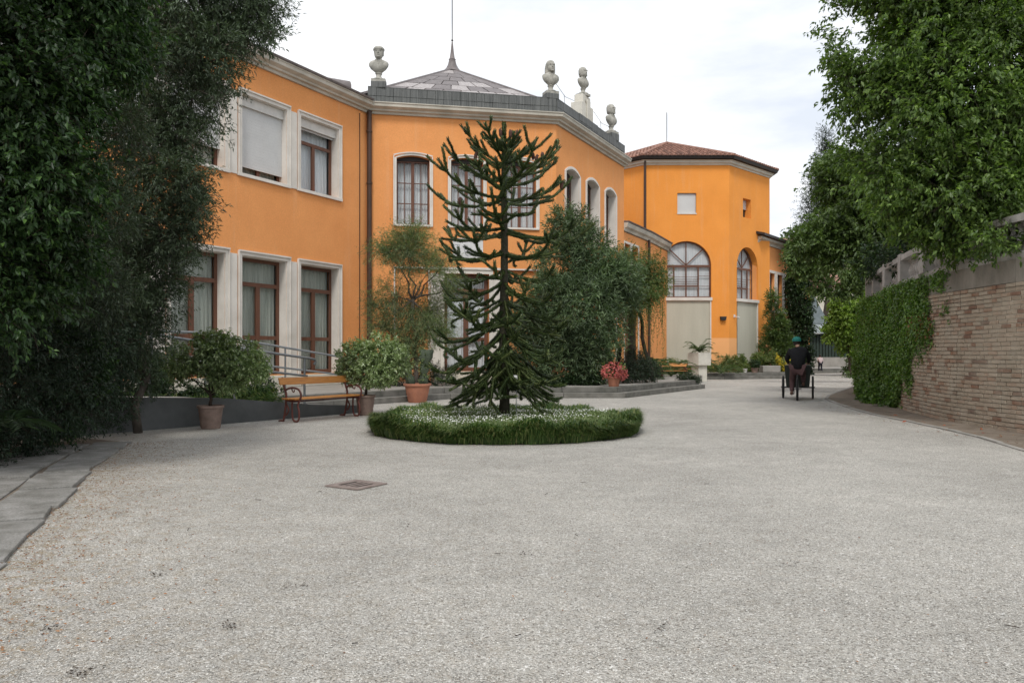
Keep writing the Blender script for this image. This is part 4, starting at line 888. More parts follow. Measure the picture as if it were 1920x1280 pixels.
# ================================================================== POTS AND POTTED PLANTS
def pot(x, y, z, r, h, mat, label, wall=.03, base=.68, group='terracotta pots', rimh=.13):
    t = thing('plant_pot', (x, y, z), label, 'pot', group); mb = MB()
    mb.lathe([(r*base, 0), (r*(base+.04), .02), (r*.90, h*(1-rimh)), (r*.93, h*(1-rimh)+.005), (r*1.0, h*(1-rimh)+.01), (r*1.0, h), (r-wall, h), (r-wall, h*.88), (.02, h*.88)], (x, y, z), 28); mb.build('pot_body', mat, t, smooth=True)
    mb = MB(); mb.lathe([(r-wall-.005, h*.885), (r*.5, h*.93), (.01, h*.94)], (x, y, z), 16); mb.build('soil', M['soil'], t); return t
p1 = at(395, 803, 13.75); pot(p1.x, p1.y, .002, .225, .40, M['terraold'], 'weathered pinkish plant pot against the dark ramp wall left of the bench')
t, rs = bush('potted_shrub', (p1.x, p1.y, .36), [lob(350, 672, 13.7, 42, .75), lob(405, 668, 13.8, 55, .75), lob(455, 685, 13.8, 46, .8), lob(400, 640, 14.0, 38, .5), lob(455, 655, 14, 30, .6), lob(430, 712, 13.7, 30, .7), lob(340, 700, 13.9, 22, .6), lob(480, 700, 13.7, 22, .6)], 1500, 11, .10, .062, .026, L_['shrub2'], 'leafy evergreen shrub growing in the weathered pot left of the bench', r0=.035, seed=5, shell=.5, thr=-.5, f=5, trunk_to=(p1.x, p1.y+.02, .62))
p2 = at(685, 778, 16.75); pot(p2.x, p2.y, .002, .215, .42, M['terraold'], 'dull terracotta pot standing at the right end of the bench')
bush('potted_shrub', (p2.x, p2.y, .38), [lob(665, 668, 16.8, 32, .9), lob(705, 662, 16.8, 38, .85), lob(738, 685, 16.8, 32, .9), lob(700, 698, 16.6, 40, .7), lob(660, 697, 16.8, 26, .8), lob(735, 655, 17, 22, .7)], 1500, 11, .10, .064, .028, L_['shrub'], 'rounded pale green shrub in the pot at the right end of the bench', r0=.035, seed=6, shell=.4, thr=-.8, f=5)
pot(-2.50, 21.05, .002, .37, .50, M['terra'], 'large orange terracotta pot holding twin crested cacti at the terrace steps', .04, .62)
# cacti in the pot
cc = thing('crested_cactus', (-2.5, 21.05, .44), 'two gnarled crested cactus stems growing from the large terracotta pot', 'cactus'); rs = np.random.RandomState(4)
for dx, h, lean in ((-.17, 1.05, -.28), (.15, .95, .10)):
    mb = MB(); pts = [Vector((-2.5+dx+lean*(k/9)**1.3, 21.05, .42+h*k/9)) for k in range(10)]
    n = 16; vs_ = []; fs_ = []
    for i, p in enumerate(pts):
        r = (.055+.05*math.sin(i*1.1)**2+.05*(i/9)**2)*(1.25 if i > 5 else 1)
        for k in range(n): a = 2*PI*k/n; rr = r*(1+.35*math.cos(4*a+i*.5))+rs.rand()*.018; vs_.append(p+Vector((rr*math.cos(a), rr*math.sin(a), rs.rand()*.03)))
    for i in range(9):
        for k in range(n): fs_.append((i*n+k, i*n+(k+1) % n, (i+1)*n+(k+1) % n, (i+1)*n+k))
    fs_.append(tuple(range(9*n, 10*n))); mb.add(vs_, fs_); mb.build('stem', pm('cactus_skin_'+('a' if dx < 0 else 'b'), (.085, .11, .07), (.045, .06, .04), 14, .8, 80, .6), cc, smooth='all')
C = np.concatenate([rs.normal(size=(60, 3))*[.05, .05, .30]+[-2.36, 21.0, 1.0], rs.normal(size=(40, 3))*[.07, .06, .07]+[-2.8, 21.0, 1.42]])
V, Fc = spray(rs, C, unit(rs.normal(size=(100, 3))+[0, 0, .6]), 10, .07, .05, .02, L_ and .7); npmesh('leaves', V, Fc, L_['shrub2'], cc, 'stuff')
pot(3.06, 23.95, .303, .21, .28, M['terra'], 'small terracotta pot of pink begonias on the terrace edge', .025, .7)
bg_ = thing('begonia_plant', (3.06, 23.95, .56), 'mound of pink and red begonia flowers in the small terracotta pot', 'flowers'); rs = np.random.RandomState(8)
C, D = crown(rs, [(3.06, 23.95, .74, .36, .35, .25), (3.26, 23.9, .66, .17, .17, .15)], 260, shell=.4, seed=8); V, Fc = spray(rs, C, D, 9, .07, .075, .045); npmesh('leaves', V, Fc, L_['redleaf'] if 0 else L_['bed'], bg_, 'stuff')
C, D = crown(rs, [(3.06, 23.95, .76, .37, .35, .25), (3.27, 23.88, .65, .19, .17, .15)], 420, shell=.12, seed=9); V, Fc = spray(rs, C, D, 4, .03, .04, .035, 1.0); npmesh('flowers', V, Fc, L_['pinkfl'], bg_, 'stuff')
# square pedestal planter with cycad
q = at(1311, 715, 36.6); ped = thing('pedestal_planter', (q.x, q.y, 0), 'pale square stone planter on a narrow stone pillar before the octagonal tower', 'planter')
mb = MB(); mb.box((q.x, q.y, .37), (.5, .5, .74), .5); mb.build('pillar', M['ped_stone'], ped, bevel=.015); mb = MB(); mb.box((q.x, q.y, 1.035), (.74, .74, .58), .5); mb.build('planter_box', M['ped_stone'], ped, bevel=.012)
mb = MB(); mb.box((q.x, q.y, 1.326), (.62, .62, .02), .5); mb.build('soil', M['soil'], ped)
def fronds(name, c, n, L, up, label, cat='plant', mat='palm', lf=.16, seed=1, group=None, pairs=16, lw=.02):
    t = thing(name, tuple(c), label, cat, group); rs = np.random.RandomState(seed); Ps = []; Ds = []; Ns = []; mb = MB()
    for i in range(n):
        a = 2*PI*i/n+rs.rand()*.6; u = up*rs.uniform(.4, 1.5); d = Vector((math.cos(a), math.sin(a), 0)); l = L*rs.uniform(.7, 1.1)
        pts = [Vector(c)+d*l*(s*.95)+Vector((0, 0, l*(u*s-(.35+u*.45)*s*s))) for s in [k/8 for k in range(9)]]; mb.tube(pts, [.012*(1-k/10) for k in range(9)], 4)
        for k in range(pairs):
            s = .12+.88*k/pairs; j = min(int(s*8), 7); p = pts[j].lerp(pts[j+1], s*8-j); tg = (pts[j+1]-pts[j]).normalized(); sd_ = tg.cross(Vector((0, 0, 1))).normalized()
            for w in (-1, 1): Ps.append(p); Ds.append((sd_*w+tg*.7+Vector((0, 0, .15))).normalized()); Ns.append(Vector((0, 0, 1)))
    mb.build('frond_stems', L_[mat], t, kind='stuff')
    V, Fc = leaves(np.array(Ps), np.array(Ds), np.array(Ns)+.01, lf*rs.uniform(.7, 1.1, len(Ps)), lw, .05, .2); npmesh('leaflets', V, Fc, L_[mat], t, 'stuff'); return t
fronds('cycad', (q.x, q.y, 1.33), 22, .72, 1.5, 'small cycad with stiff arching fronds in the square stone planter', seed=3, lf=.17)
for i, (x, y, Y, L, lbl) in enumerate(((1215, 690, 31, 1.0, 'feathery palm left of the small orange benches'), (1258, 682, 34.5, 1.1, 'bushy palm clump between the two small orange benches'), (1277, 676, 38, 1.0, 'pale palm clump before the left beige panel of the tower'), (1352, 690, 39.8, 1.3, 'arching palm clump right of the pedestal planter'), (1235, 676, 38, .9, 'loose palm fronds beside the tower drainpipe'))):
    p = at(x, y, Y); fronds('palm_clump', (p.x, p.y, .3), 26, L, 1.3, lbl, seed=20+i, lf=.26, lw=.03, group='palms at the tower foot', pairs=14)

# ================================================================== PLANTS ROUND THE VILLA
bush('oleander', (1.9, 25.6, .3), [lob(1075, 435, 26, 34, 1.1), lob(1050, 415, 26.2, 20, 1.2), lob(1105, 470, 26, 38), lob(1055, 500, 26, 52), lob(1125, 520, 26, 50), lob(1030, 555, 26, 50), lob(1090, 590, 25.6, 75), lob(1155, 515, 26, 44), lob(1020, 620, 26, 52), lob(1100, 650, 25.6, 60), lob(985, 610, 26.3, 38), lob(1165, 560, 26.2, 34), lob(1010, 680, 25.8, 40), lob(1050, 690, 25.4, 42), lob(1095, 690, 25.4, 36)], 5600, 12, .34, .17, .028, L_['oleander'], 'tall grey-green oleander bush right of the monkey puzzle tree', seed=12, shell=.45, thr=-.75, f=1.6, r0=.07, spread=.75, droop=.02, upn=.3, bumpy=.12)
bush('juniper', (-2.3, 24.6, .3), [lob(705, 712, 24.5, 22), lob(740, 700, 24.5, 32), lob(790, 698, 24.6, 34, .9), lob(830, 705, 24.4, 22), lob(760, 672, 24.8, 26, .9)], 1100, 12, .16, .07, .014, L_['yew'], 'dark low juniper bushes behind the twin cacti', seed=13, r0=.04)
bush('conifer_shrub', (4.6, 27, .3), [lob(1195, 690, 27, 28, 1.0), lob(1170, 697, 26.6, 22), lob(1220, 695, 27.4, 20), lob(1190, 672, 27.3, 18), lob(1142, 700, 26.4, 20, .9)], 1000, 12, .16, .07, .014, L_['yew'], 'dark rounded conifer shrubs right of the pot of begonias', seed=14, r0=.04)
bush('low_shrub', (6.3, 29.9, .3), [lob(1290, 708, 29.9, 12, .7), lob(1278, 709, 29.7, 9, .7), lob(1303, 712, 29.8, 9, .8)], 420, 12, .10, .05, .013, L_['darkbush'], 'low dark spreading shrub on the terrace corner by the pedestal planter', seed=15, r0=.02)
tree('feathery_tree', (-2.9, 24.0, .3), [lob(765, 470, 24, 44), lob(725, 470, 24, 34, .6), lob(800, 515, 24, 46), lob(745, 555, 24, 46), lob(800, 590, 24, 42), lob(830, 490, 24, 28, .6), lob(720, 610, 24, 34, .6), lob(765, 640, 24, 34), lob(845, 540, 24, 30, .5), (*at(770, 440, 24), .35, .35, .3), lob(700, 570, 24, 20, .5), lob(825, 620, 24, 24, .6)], 3300, 18, .42, .09, .011, L_['mesq'], 'sparse feathery-leaved tree growing between drainpipe and entrance door', seed=16, shell=.7, thr=-.25, f=2.2, r0=.075, spread=.5, droop=.25, bark='barkgrey', trunk_to=at(775, 560, 24))
t, rs = tree('weeping_tree', (5.0, 28.3, .3), [lob(1185, 510, 28.2, 34), lob(1215, 500, 28.2, 32), lob(1228, 530, 28, 30), lob(1200, 545, 28, 36), lob(1170, 540, 28.3, 30), lob(1170, 480, 28.4, 22)], 1700, 12, .26, .085, .022, L_['vine'], 'small weeping tree with hanging strands against the low wing', seed=17, shell=.5, thr=-.7, f=2, r0=.08, spread=.5, droop=.5, trunk_to=at(1195, 520, 28.2))
n = 190; x = rs.uniform(1158, 1245, n); y0 = rs.uniform(535, 570, n); ln = rs.uniform(.5, 2.4, n)*np.where(rs.rand(n) < .5, 1, .55); Pn = []; Dn = []
for i in range(n):
    p = np.array(at(x[i], y0[i], 28+rs.uniform(-.7, .7)))
    m_ = int(ln[i]/.045); z = np.arange(m_)*.045; q_ = p+np.stack([.05*np.sin(z*4+i), .05*np.cos(z*3+i), -z], 1); Pn.append(q_); d = rs.normal(size=(m_, 3))*.6+[0, 0, -.7]; Dn.append(unit(d))
P_ = np.concatenate(Pn); V, Fc = leaves(P_, np.concatenate(Dn), unit(rs.normal(size=P_.shape)+[0, -1, .5]), .07*rs.uniform(.6, 1.3, len(P_)), .022); npmesh('hanging_strands', V, Fc, L_['vine'], t, 'stuff')
tt = thing('twisted_trunk', (3.6, 27.6, .3), 'pair of dark twisted bare trunks right of the oleander', 'tree trunk')
for k, pts in enumerate((((1150, 715), (1146, 680), (1140, 655), (1136, 630), (1145, 600), (1140, 560)), ((1152, 715), (1158, 680), (1162, 655), (1152, 635), (1148, 610), (1156, 570)))):
    mb = MB(); mb.tube([at(a, b, 27.5+.12*k) for a, b in pts], [.10, .085, .08, .065, .05, .03], 8); mb.build('trunk', M['bark'], tt, smooth='all')
mb = MB(); mb.tube([at(1184, 708, 28.4), at(1184, 640, 28.4), at(1182, 560, 28.4)], [.17, .14, .10], 10); mb.build('trunk', M['barkgrey'], t, smooth='all')
# planting strip between the ramps and in front of the doors
def strip(name, label, fn, n, k, tl, L, Wd, mat, seed, cat='plants', **kw):
    rs = np.random.RandomState(seed); C = np.array([fn(rs) for _ in range(n)]); D = unit(rs.normal(size=(n, 3))*.5+[0, 0, 1])
    V, Fc = spray(rs, C, D, k, tl, L, Wd, **kw); o = npmesh(name, V, Fc, mat, None, 'stuff'); props(o, label, cat); return o
def f1(rs): s = rs.uniform(-3, 4.6); d = rs.uniform(-2.7, -1.6); return FWp.P(s, d, .25+abs(rs.normal())*.10*(1+.8*math.sin(s*2.1)))
strip('planting_strip', 'low green grasses and shoots in the strip between the two ramps', f1, 1300, 12, .14, .13, .014, L_['grass'], 31, upn=.2)
def f2(rs): s = rs.uniform(1.0, 4.8); d = -2.2+rs.normal()*.18; return FWp.P(s, d, .35+abs(rs.normal())*.14)
strip('planting_strip_shrubs', 'low dark leafy shrubs growing behind the bench', f2, 520, 12, .12, .07, .03, L_['darkbush'], 32)
bush('evergreen_shrub', tuple(FWp.P(.4, -2.2, .3)), [lob(300, 705, 15.8, 24, 1.1), lob(292, 682, 16, 17)], 420, 12, .14, .07, .03, L_['darkbush'], 'dark upright evergreen shrub behind the handrail at the left', seed=33, r0=.04)
# lawn patch, flower beds by the tower
def bedplants(name, label, x0, x1, Y, z, h, mat, seed, L=.12, Wd=.035, n=380, cat='plants', dy=.5):
    def f(rs):
        x = rs.uniform(x0, x1); Y_ = Y+rs.uniform(-dy, dy); p = at(x, 662, Y_); k = .55+.45*math.sin(x*.21+seed)*math.sin(x*.083+seed*2); return (p.x, Y_, z+h*k*rs.rand()**.6)
    return strip(name, label, f, n, 11, .18, L, Wd, mat, seed, cat)
bedplants('flower_bed_plants', 'mixed green bedding plants below the wide tower arch', 1236, 1345, 42.2, .3, .62, L_['bed'], 41, n=500)
bedplants('flower_bed_plants', 'green and reddish bedding plants between the tower bays', 1345, 1400, 42.0, .3, .95, L_['bed'], 42, n=420)
bedplants('flower_bed_plants', 'red stemmed bushy plants under the narrow tower arch', 1385, 1425, 42.4, .3, 1.25, L_['vine'], 43, n=380)
bedplants('flower_bed_plants', 'tall fresh green perennials at the right corner of the tower', 1415, 1462, 42.6, .3, 1.15, L_['bed'], 44, n=420)
bedplants('yellow_flower_clump', 'clump of yellow flowering plants right of the tower', 1452, 1476, 42.6, .3, 1.2, L_['yellow'], 45, L=.09, n=160, cat='flowers')
bedplants('yellow_flower_foliage', 'green foliage beneath the yellow flowers', 1448, 1480, 42.8, .3, 1.1, L_['bed'], 46, n=260)
bedplants('dark_ground_plants', 'dark leafy ground plants in front of the low wing door', 1163, 1235, 33.5, .3, .9, L_['darkbush'], 47, n=480, dy=1.2)
bedplants('dark_ground_plants', 'shaded low plants under the oleander', 985, 1125, 25.0, .28, .3, L_['darkbush'], 48, n=500, L=.09, dy=.35)
q = at(1443, 690, 41.6); pb_ = thing('stone_trough', (q.x, q.y, .3), 'grey stone trough with low plants right of the potted bush', 'planter'); mb = MB(); mb.box((q.x, q.y, .48), (1.0, .45, .34), .2); mb.build('trough', M['terrace'], pb_, bevel=.02)
q = at(1415, 700, 41.2); pot(q.x, q.y, .3, .2, .24, M['terraold'], 'small dark pot on the step below the narrow tower arch'); bush('small_round_bush', (q.x, q.y, .5), [(q.x, q.y, .78, .28, .28, .24)], 150, 10, .08, .06, .03, L_['darkbush'], 'small round bush in the dark pot below the narrow tower arch', r0=.02, seed=49)
q = at(1397, 690, 41.4); pot(q.x, q.y, .3, .13, .2, M['plastic'], 'small white pot left of the round bush')
q = at(1376, 690, 41.8); pot(q.x, q.y, .3, .14, .18, M['terra'], 'small terracotta pot among the bedding plants')
bush('upright_shrub', (14.9, 44.3, .3), [lob(1450, 650, 44.3, 20, 1.2), lob(1456, 620, 44.3, 18, 1.2), lob(1452, 590, 44.3, 13, 1.3), lob(1447, 560, 44.3, 8, 1.8), lob(1470, 650, 44.3, 22), lob(1465, 610, 44.3, 9, 1.5)], 1500, 11, .3, .15, .035, L_['tree2'], 'tall narrow green shrub in the corner right of the octagonal tower', seed=50, r0=.05, spread=.6, droop=-.1)
bush('ivy_covered_column', (17.35, 48, 0), [lob(1499, y, 48, 19+(3 if k % 2 else 0), 1.1) for k, y in enumerate(range(450, 700, 24))], 3200, 12, .3, .14, .07, L_['darkbush'], 'dark ivy covered column beside the far orange wing', 'ivy column', seed=51, r0=.3, bumpy=.2, trunk_to=(17.35, 48, 7.6))
tree('light_green_tree', (19.2, 45, 0), [lob(1590, 600, 45, 34, .8), lob(1572, 622, 45, 24, .8), lob(1605, 575, 45, 26, .8), lob(1600, 640, 45, 26, .8), lob(1620, 600, 45, 22), lob(1580, 575, 45, 18), lob(1618, 655, 45, 20, 1.2), lob(1612, 545, 45, 18)], 1500, 12, .4, .19, .09, L_['light'], 'small yellow-green tree left of the ivy covered wall', seed=52, shell=.5, thr=-.5, r0=.09, trunk_to=at(1590, 640, 45))
bush('hedge', (23, 50, 0), [lob(1610, 690, 48, 22), lob(1635, 680, 48, 28), lob(1660, 670, 46, 34), lob(1600, 705, 42, 12, .7), lob(1620, 706, 38, 16, .7)], 1100, 12, .3, .13, .06, L_['tree2'], 'green shrubs at the far bend of the path', seed=53, r0=.06)

# ================================================================== CENTRAL BED
BX, BY = -.11, 13.45
so_ = MB(); so_.lathe([(2.15, .003), (2.05, .05), (1.6, .12), (.8, .17), (.02, .19)], (BX, BY, 0), 48); so_.build('flower_bed_soil', M['soil'], kind='structure', smooth=True)
rs = np.random.RandomState(61); n = 62000; th = rs.uniform(0, 2*PI, n); rr = 2.22-np.abs(rs.normal(size=n))*.15; rr = np.clip(rr, 1.6, 2.26)+.018*np.sin(th*9)+.02*np.sin(th*23+1)
base = np.stack([BX+rr*np.cos(th), BY+rr*np.sin(th), rs.uniform(.0, .16, n)], 1); out = np.stack([np.cos(th), np.sin(th), 0*th], 1)
out = unit(out*np.where(rr[:, None] > 1.8, 1.0, .25)+rs.normal(size=(n, 3))*[.6, .6, 0]); Lb = rs.uniform(.13, .25, n)[:, None]; up = np.array([0, 0, 1.])
w = np.cross(out, up)*.0045; P0 = base; P1 = base+up*Lb*.62+out*Lb*.28; P2 = base+up*Lb*rs.uniform(.35, .75, (n, 1))+out*Lb*.72
lump = 1+.18*np.sin(th*5+2)+.14*np.sin(th*17)
P1[:, 2] *= lump; P2[:, 2] = np.maximum(P2[:, 2]*lump, .01)
V = np.stack([P0-w, P0+w, P1+w*1.1, P1-w*1.1, P2], 1).reshape(-1, 3); i = (np.arange(n)*5)[:, None]
Fc = np.concatenate([i+[[0, 1, 2]], i+[[0, 2, 3]], i+[[3, 2, 4]]], 1).reshape(-1, 3)
o = npmesh('grass_border', V, Fc, L_['grass'], None, 'stuff'); props(o, 'thick ring of dark mondo grass round the central circular bed', 'grass')
n = 26000; r_ = 1.82*np.sqrt(rs.rand(n)); th = rs.uniform(0, 2*PI, n); hz = .20+.09*nz3(np.stack([r_*np.cos(th), r_*np.sin(th), 0*r_], 1), 2.2, 5)+.05*(1-r_/1.8)
P_ = np.stack([BX+r_*np.cos(th), BY+r_*np.sin(th), hz*rs.uniform(.6, 1.05, n)+.03], 1)
V, Fc = leaves(P_, unit(rs.normal(size=(n, 3))+[0, 0, .9]), unit(rs.normal(size=(n, 3))), .085*rs.uniform(.6, 1.3, n), .016); o = npmesh('ground_cover', V, Fc, L_['cover'], None, 'stuff'); props(o, 'pale green ground cover filling the central circular bed', 'ground cover')
n = 2600; r_ = 1.80*np.sqrt(rs.rand(n)); th = rs.uniform(0, 2*PI, n); xy = np.stack([r_*np.cos(th), r_*np.sin(th), 0*r_], 1); k_ = nz3(xy, 2.5, 15) > -.25; r_, th, xy = r_[k_], th[k_], xy[k_]; n = len(r_)
c_ = np.stack([BX+xy[:, 0], BY+xy[:, 1], .27+.09*nz3(xy, 2.2, 5)+.05*(1-r_/1.8)+rs.rand(n)*.05], 1)
a5 = np.arange(5)*2*PI/5; tilt = unit(rs.normal(size=(n, 3))*.35+[0, -.5, .9]); e1 = unit(np.cross(tilt, [0, 0, 1.]+rs.normal(size=(n, 3))*.01)); e2 = np.cross(tilt, e1); rad = rs.uniform(.005, .011, (n, 1))
V = np.stack([c_+(e1*math.cos(a)+e2*math.sin(a))*rad for a in a5], 1).reshape(-1, 3); Fc = (np.arange(n)*5)[:, None]+np.arange(5)[None]
o = npmesh('white_flowers', V, Fc, L_['whitefl'], None, 'stuff'); props(o, 'tiny white flowers scattered over the ground cover of the central bed', 'flowers')
lbp = thing('plant_label', (.09, 13.0, .2), 'small white plant label on a stake right of the monkey puzzle trunk', 'label'); mb = MB(); mb.tube([(.07, 13.05, .15), (.07, 13.03, .88)], .006, 5); mb.build('stake', M['rail'], lbp)
mb = MB(); mb.box((.065, 13.0, .905), (.10, .006, .072), 0, 0, -.25); plt_ = mb.build('label_plate', M['plastic'], lbp)

# ================================================================== MONKEY PUZZLE
TX, TY = -.135, 13.45
mp_ = thing('monkey_puzzle_tree', (TX, TY, .15), 'young monkey puzzle tree with spiky drooping branches in the central circular bed', 'tree')
rs = np.random.RandomState(77)
def rope_leaves(pts, r0, r1, L=.046, step=.017, per=5, Wd=.026):
    pts = np.array(pts); seg = np.diff(pts, axis=0); ln = np.linalg.norm(seg, axis=1); cum = np.concatenate([[0], np.cumsum(ln)]); n = max(3, int(cum[-1]/step))
    s = np.linspace(0, cum[-1], n); Q = np.stack([np.interp(s, cum, pts[:, i]) for i in range(3)], 1); T = unit(np.gradient(Q, axis=0))
    a = np.cross(T, [.31, .17, 1.]); a = unit(a); b = np.cross(T, a); Q = np.repeat(Q, per, 0); T = np.repeat(T, per, 0); a = np.repeat(a, per, 0); b = np.repeat(b, per, 0)
    ph = (np.repeat(np.arange(n)*2.4, per)+np.tile(np.arange(per)*2*PI/per, n))[:, None]; R = a*np.cos(ph)+b*np.sin(ph); rr = np.repeat(np.linspace(r0, r1, n), per)[:, None]
    D = unit(T*.75+R*.75+rs.normal(size=R.shape)*.12); return leaves(Q+R*rr*.6, D, R+T*.01, L*rs.uniform(.7, 1.15, len(Q)), Wd, .1, .12)
def branch(z0, az, R, s0, c2, c3, tipup, nsub, sub=.36, thick=.030):
    d = np.array([math.cos(az), math.sin(az), 0]); side = np.array([-d[1], d[0], 0]); sw = rs.normal()*.10
    def P(t): return np.array([TX, TY, z0])+d*R*t+side*R*sw*t*t+np.array([0, 0, R*(s0*t+c2*t*t+c3*t**3+tipup*max(0, t-.72)**2*6)])
    main = [P(k/14) for k in range(15)]; paths = [(main, thick, thick*.8)]
    for j in range(nsub):
        t = .42+.46*j/max(1, nsub-1)+rs.uniform(-.03, .03); p = P(t); tg = P(t+.04)-P(t); tg /= np.linalg.norm(tg); l = sub*rs.uniform(.7, 1.25)*(1.15-.35*t)
        for w in ((1, -1) if rs.rand() < .62 else (rs.choice([1, -1]),)):
            hz_ = np.cross(tg, [0, 0, 1.]); hz_ /= np.linalg.norm(hz_)+1e-6; dd = tg*.72+hz_*w*.70; dd /= np.linalg.norm(dd)
            cu = rs.uniform(.0, .25) if s0 > 0 else rs.uniform(.05, .42) if s0 > -.3 else rs.uniform(-.1, .38)
            pts = [p+dd*l*u+tg*l*.18*u*u+np.array([0, 0, l*(cu*u*u-(.10 if s0 < 0 else -.1)*u)]) for u in [k/7 for k in range(8)]]
            if rs.rand() < .10: e = pts[-1]; pts += [e+dd*.03+[0, 0, -.05], e+dd*.01+[0, 0, -.10], e-dd*.04+[0, 0, -.11]]
            paths.append((pts, thick*.85, thick*.7))
    Vs = []; Fs = []; off = 0; mb = MB()
    for pts, r0, r1 in paths:
        V, Fc = rope_leaves(pts, r0, r1, L=.040, step=.017, Wd=.021); Vs.append(V); Fs.append(Fc+off); off += len(V)
        m = len(pts); mb.tube([Vector(p) for p in pts], [r0*.95+(r1-r0)*k/m for k in range(m)], 6)
    cv = np.array([tuple(v) for v in mb.v]); tri = []
    for f in mb.f:
        for k in range(1, len(f)-1): tri.append((f[0], f[k], f[k+1]))
    Vs.append(cv); Fs.append(np.array(tri)+off)
    npmesh('branch', np.concatenate(Vs), np.concatenate(Fs), L_['arau'], mp_)
def yz(y): return EYE+(662-y)*.00904
#        y0   R    s0    c2   c3  tip nsub count
WH = [(268, .17, .5, .5, 0, .2, 0, 4), (284, .26, .4, .5, 0, .4, 1, 4), (308, .68, .20, .44, 0, .1, 3, 7), (342, 1.06, -.02, .46, 0, .15, 3, 7), (374, 1.22, -.26, .48, 0, .15, 3, 7),
      (402, .75, -.35, .2, .0, .5, 1, 3), (434, 1.40, -.30, .24, .0, .35, 3, 7), (474, 1.36, -.40, .36, .05, .4, 3, 6), (505, .95, -.60, .35, .1, .4, 2, 4), (530, 1.10, -.72, .36, .1, .4, 3, 7), (560, 1.20, -.74, .36, .0, .4, 3, 7), (590, 1.26, -.62, .28, .0, .5, 3, 8),
      (622, 1.24, -.76, .20, .0, .5, 3, 9), (655, 1.12, -.85, .08, .0, .4, 3, 9), (640, .78, -1.25, .0, .0, .2, 2, 6), (684, .84, -.92, .0, .0, .25, 2, 8), (652, .66, -1.5, .1, .0, .1, 2, 6)]
for wi, (y, R, s0, c2, c3, tip, ns, cnt) in enumerate(WH):
    a0 = wi*.73+.2
    for k in range(cnt): branch(yz(y)+rs.normal()*.035, a0+2*PI*k/cnt+rs.normal()*.13, R*rs.uniform(.74, 1.06), s0+rs.normal()*.08, c2, c3, tip, ns, sub=.34 if wi > 2 else .20, thick=.021 if wi > 1 else .017)
mb = MB(); zs = [.15, .5, 1.2, 2.2, 3.2, 4.2, yz(246)]; rr = [.105, .085, .078, .07, .058, .042, .02]; mb.tube([(TX+.012*math.sin(i*2), TY, z) for i, z in enumerate(zs)], rr, 14); mb.build('trunk', pm('monkey_puzzle_bark', (.055, .05, .032), (.025, .026, .016), 18, .95, 60, 1, bd=.02), mp_, smooth='all')
V, Fc = rope_leaves([(TX, TY, .3), (TX, TY, 2.2), (TX, TY, yz(234))], .088, .03, L=.05, step=.028, per=11, Wd=.03); npmesh('trunk_scales', V, Fc, L_['arau'], mp_, 'stuff')
mcone = pm('cone_brown', (.12, .06, .045), (.06, .03, .025), 30, .9, 90, .5)
for x, y in ((925, 248), (936, 244), (958, 246), (968, 247), (1010, 293), (995, 287), (1058, 342), (898, 288), (1018, 288), (864, 372)):
    p = at(x, y, 13.4+random.uniform(-.3, .3)); mb = MB(); c1 = random.uniform(-.03, .03); mb.tube([p, p+Vector((c1, 0, .02)), p+Vector((c1*2.2, 0, -.02)), p+Vector((c1*2.6, 0, -.085)), p+Vector((c1*2.4, 0, -.12))], [.012, .022, .032, .03, .01], 8); mb.build('cone', mcone, mp_, smooth='all')

# ================================================================== RETAINING WALL, right
KP = [(14.5, 30.5), (12.6, 28.2), (11.3, 25.5), (10.15, 22.3), (9.12, 18.8), (8.62, 16.9), (8.32, 15.1), (8.24, 12.85), (8.4, 10.8), (8.9, 8.6), (9.8, 6.5)]
pts = []
for i in range(len(KP)-1):
    p0, p1, p2, p3 = KP[max(i-1, 0)], KP[i], KP[i+1], KP[min(i+2, len(KP)-1)]
    for k in range(24):
        u = k/24; pts.append(tuple(.5*(2*b+(c-a)*u+(2*a-5*b+4*c-d)*u*u+(3*b-a-3*c+d)*u**3) for a, b, c, d in zip(p0, p1, p2, p3)))
pts.append(KP[-1]); PA = np.array(pts); SA = np.concatenate([[0], np.cumsum(np.linalg.norm(np.diff(PA, axis=0), axis=1))]); TOT = SA[-1]
def CW(s, d, z):
    x, y = np.interp(s, SA, PA[:, 0]), np.interp(s, SA, PA[:, 1]); e = .05; tx = np.interp(s+e, SA, PA[:, 0])-np.interp(s-e, SA, PA[:, 0]); ty = np.interp(s+e, SA, PA[:, 1])-np.interp(s-e, SA, PA[:, 1]); l = math.hypot(tx, ty); return Vector((x+ty/l*d, y-tx/l*d, z))
def CWang(s): a, b = CW(s-.05, 0, 0), CW(s+.05, 0, 0); return math.atan2(b.y-a.y, b.x-a.x)
def sY(Y): return float(np.interp(-Y, -PA[:, 1], SA))
def curvebox(mb, s0, s1, d0, d1, z0, z1, n=None):
    n = n or max(1, int((s1-s0)/.25)); r = []
    for i in range(n+1): s = s0+(s1-s0)*i/n; r.append([CW(s, d0, z0), CW(s, d1, z0), CW(s, d1, z1), CW(s, d0, z1)])
    vs_ = [v for q in r for v in q]; fs_ = [(i*4+k, i*4+(k+1) % 4, i*4+4+(k+1) % 4, i*4+4+k) for i in range(n) for k in range(4)]+[(0, 1, 2, 3), (n*4+3, n*4+2, n*4+1, n*4)]; mb.add(vs_, fs_)
rw_ = thing('brick_retaining_wall', (8.3, 13, 0), 'curved old brick retaining wall with stone band along the right side', 'wall'); BZ = 2.46
mb = MB(); curvebox(mb, 0, TOT, -.6, -.006, -.1, BZ, 120); mb.build('mortar_core', M['mortar'], rw_, smooth='all')
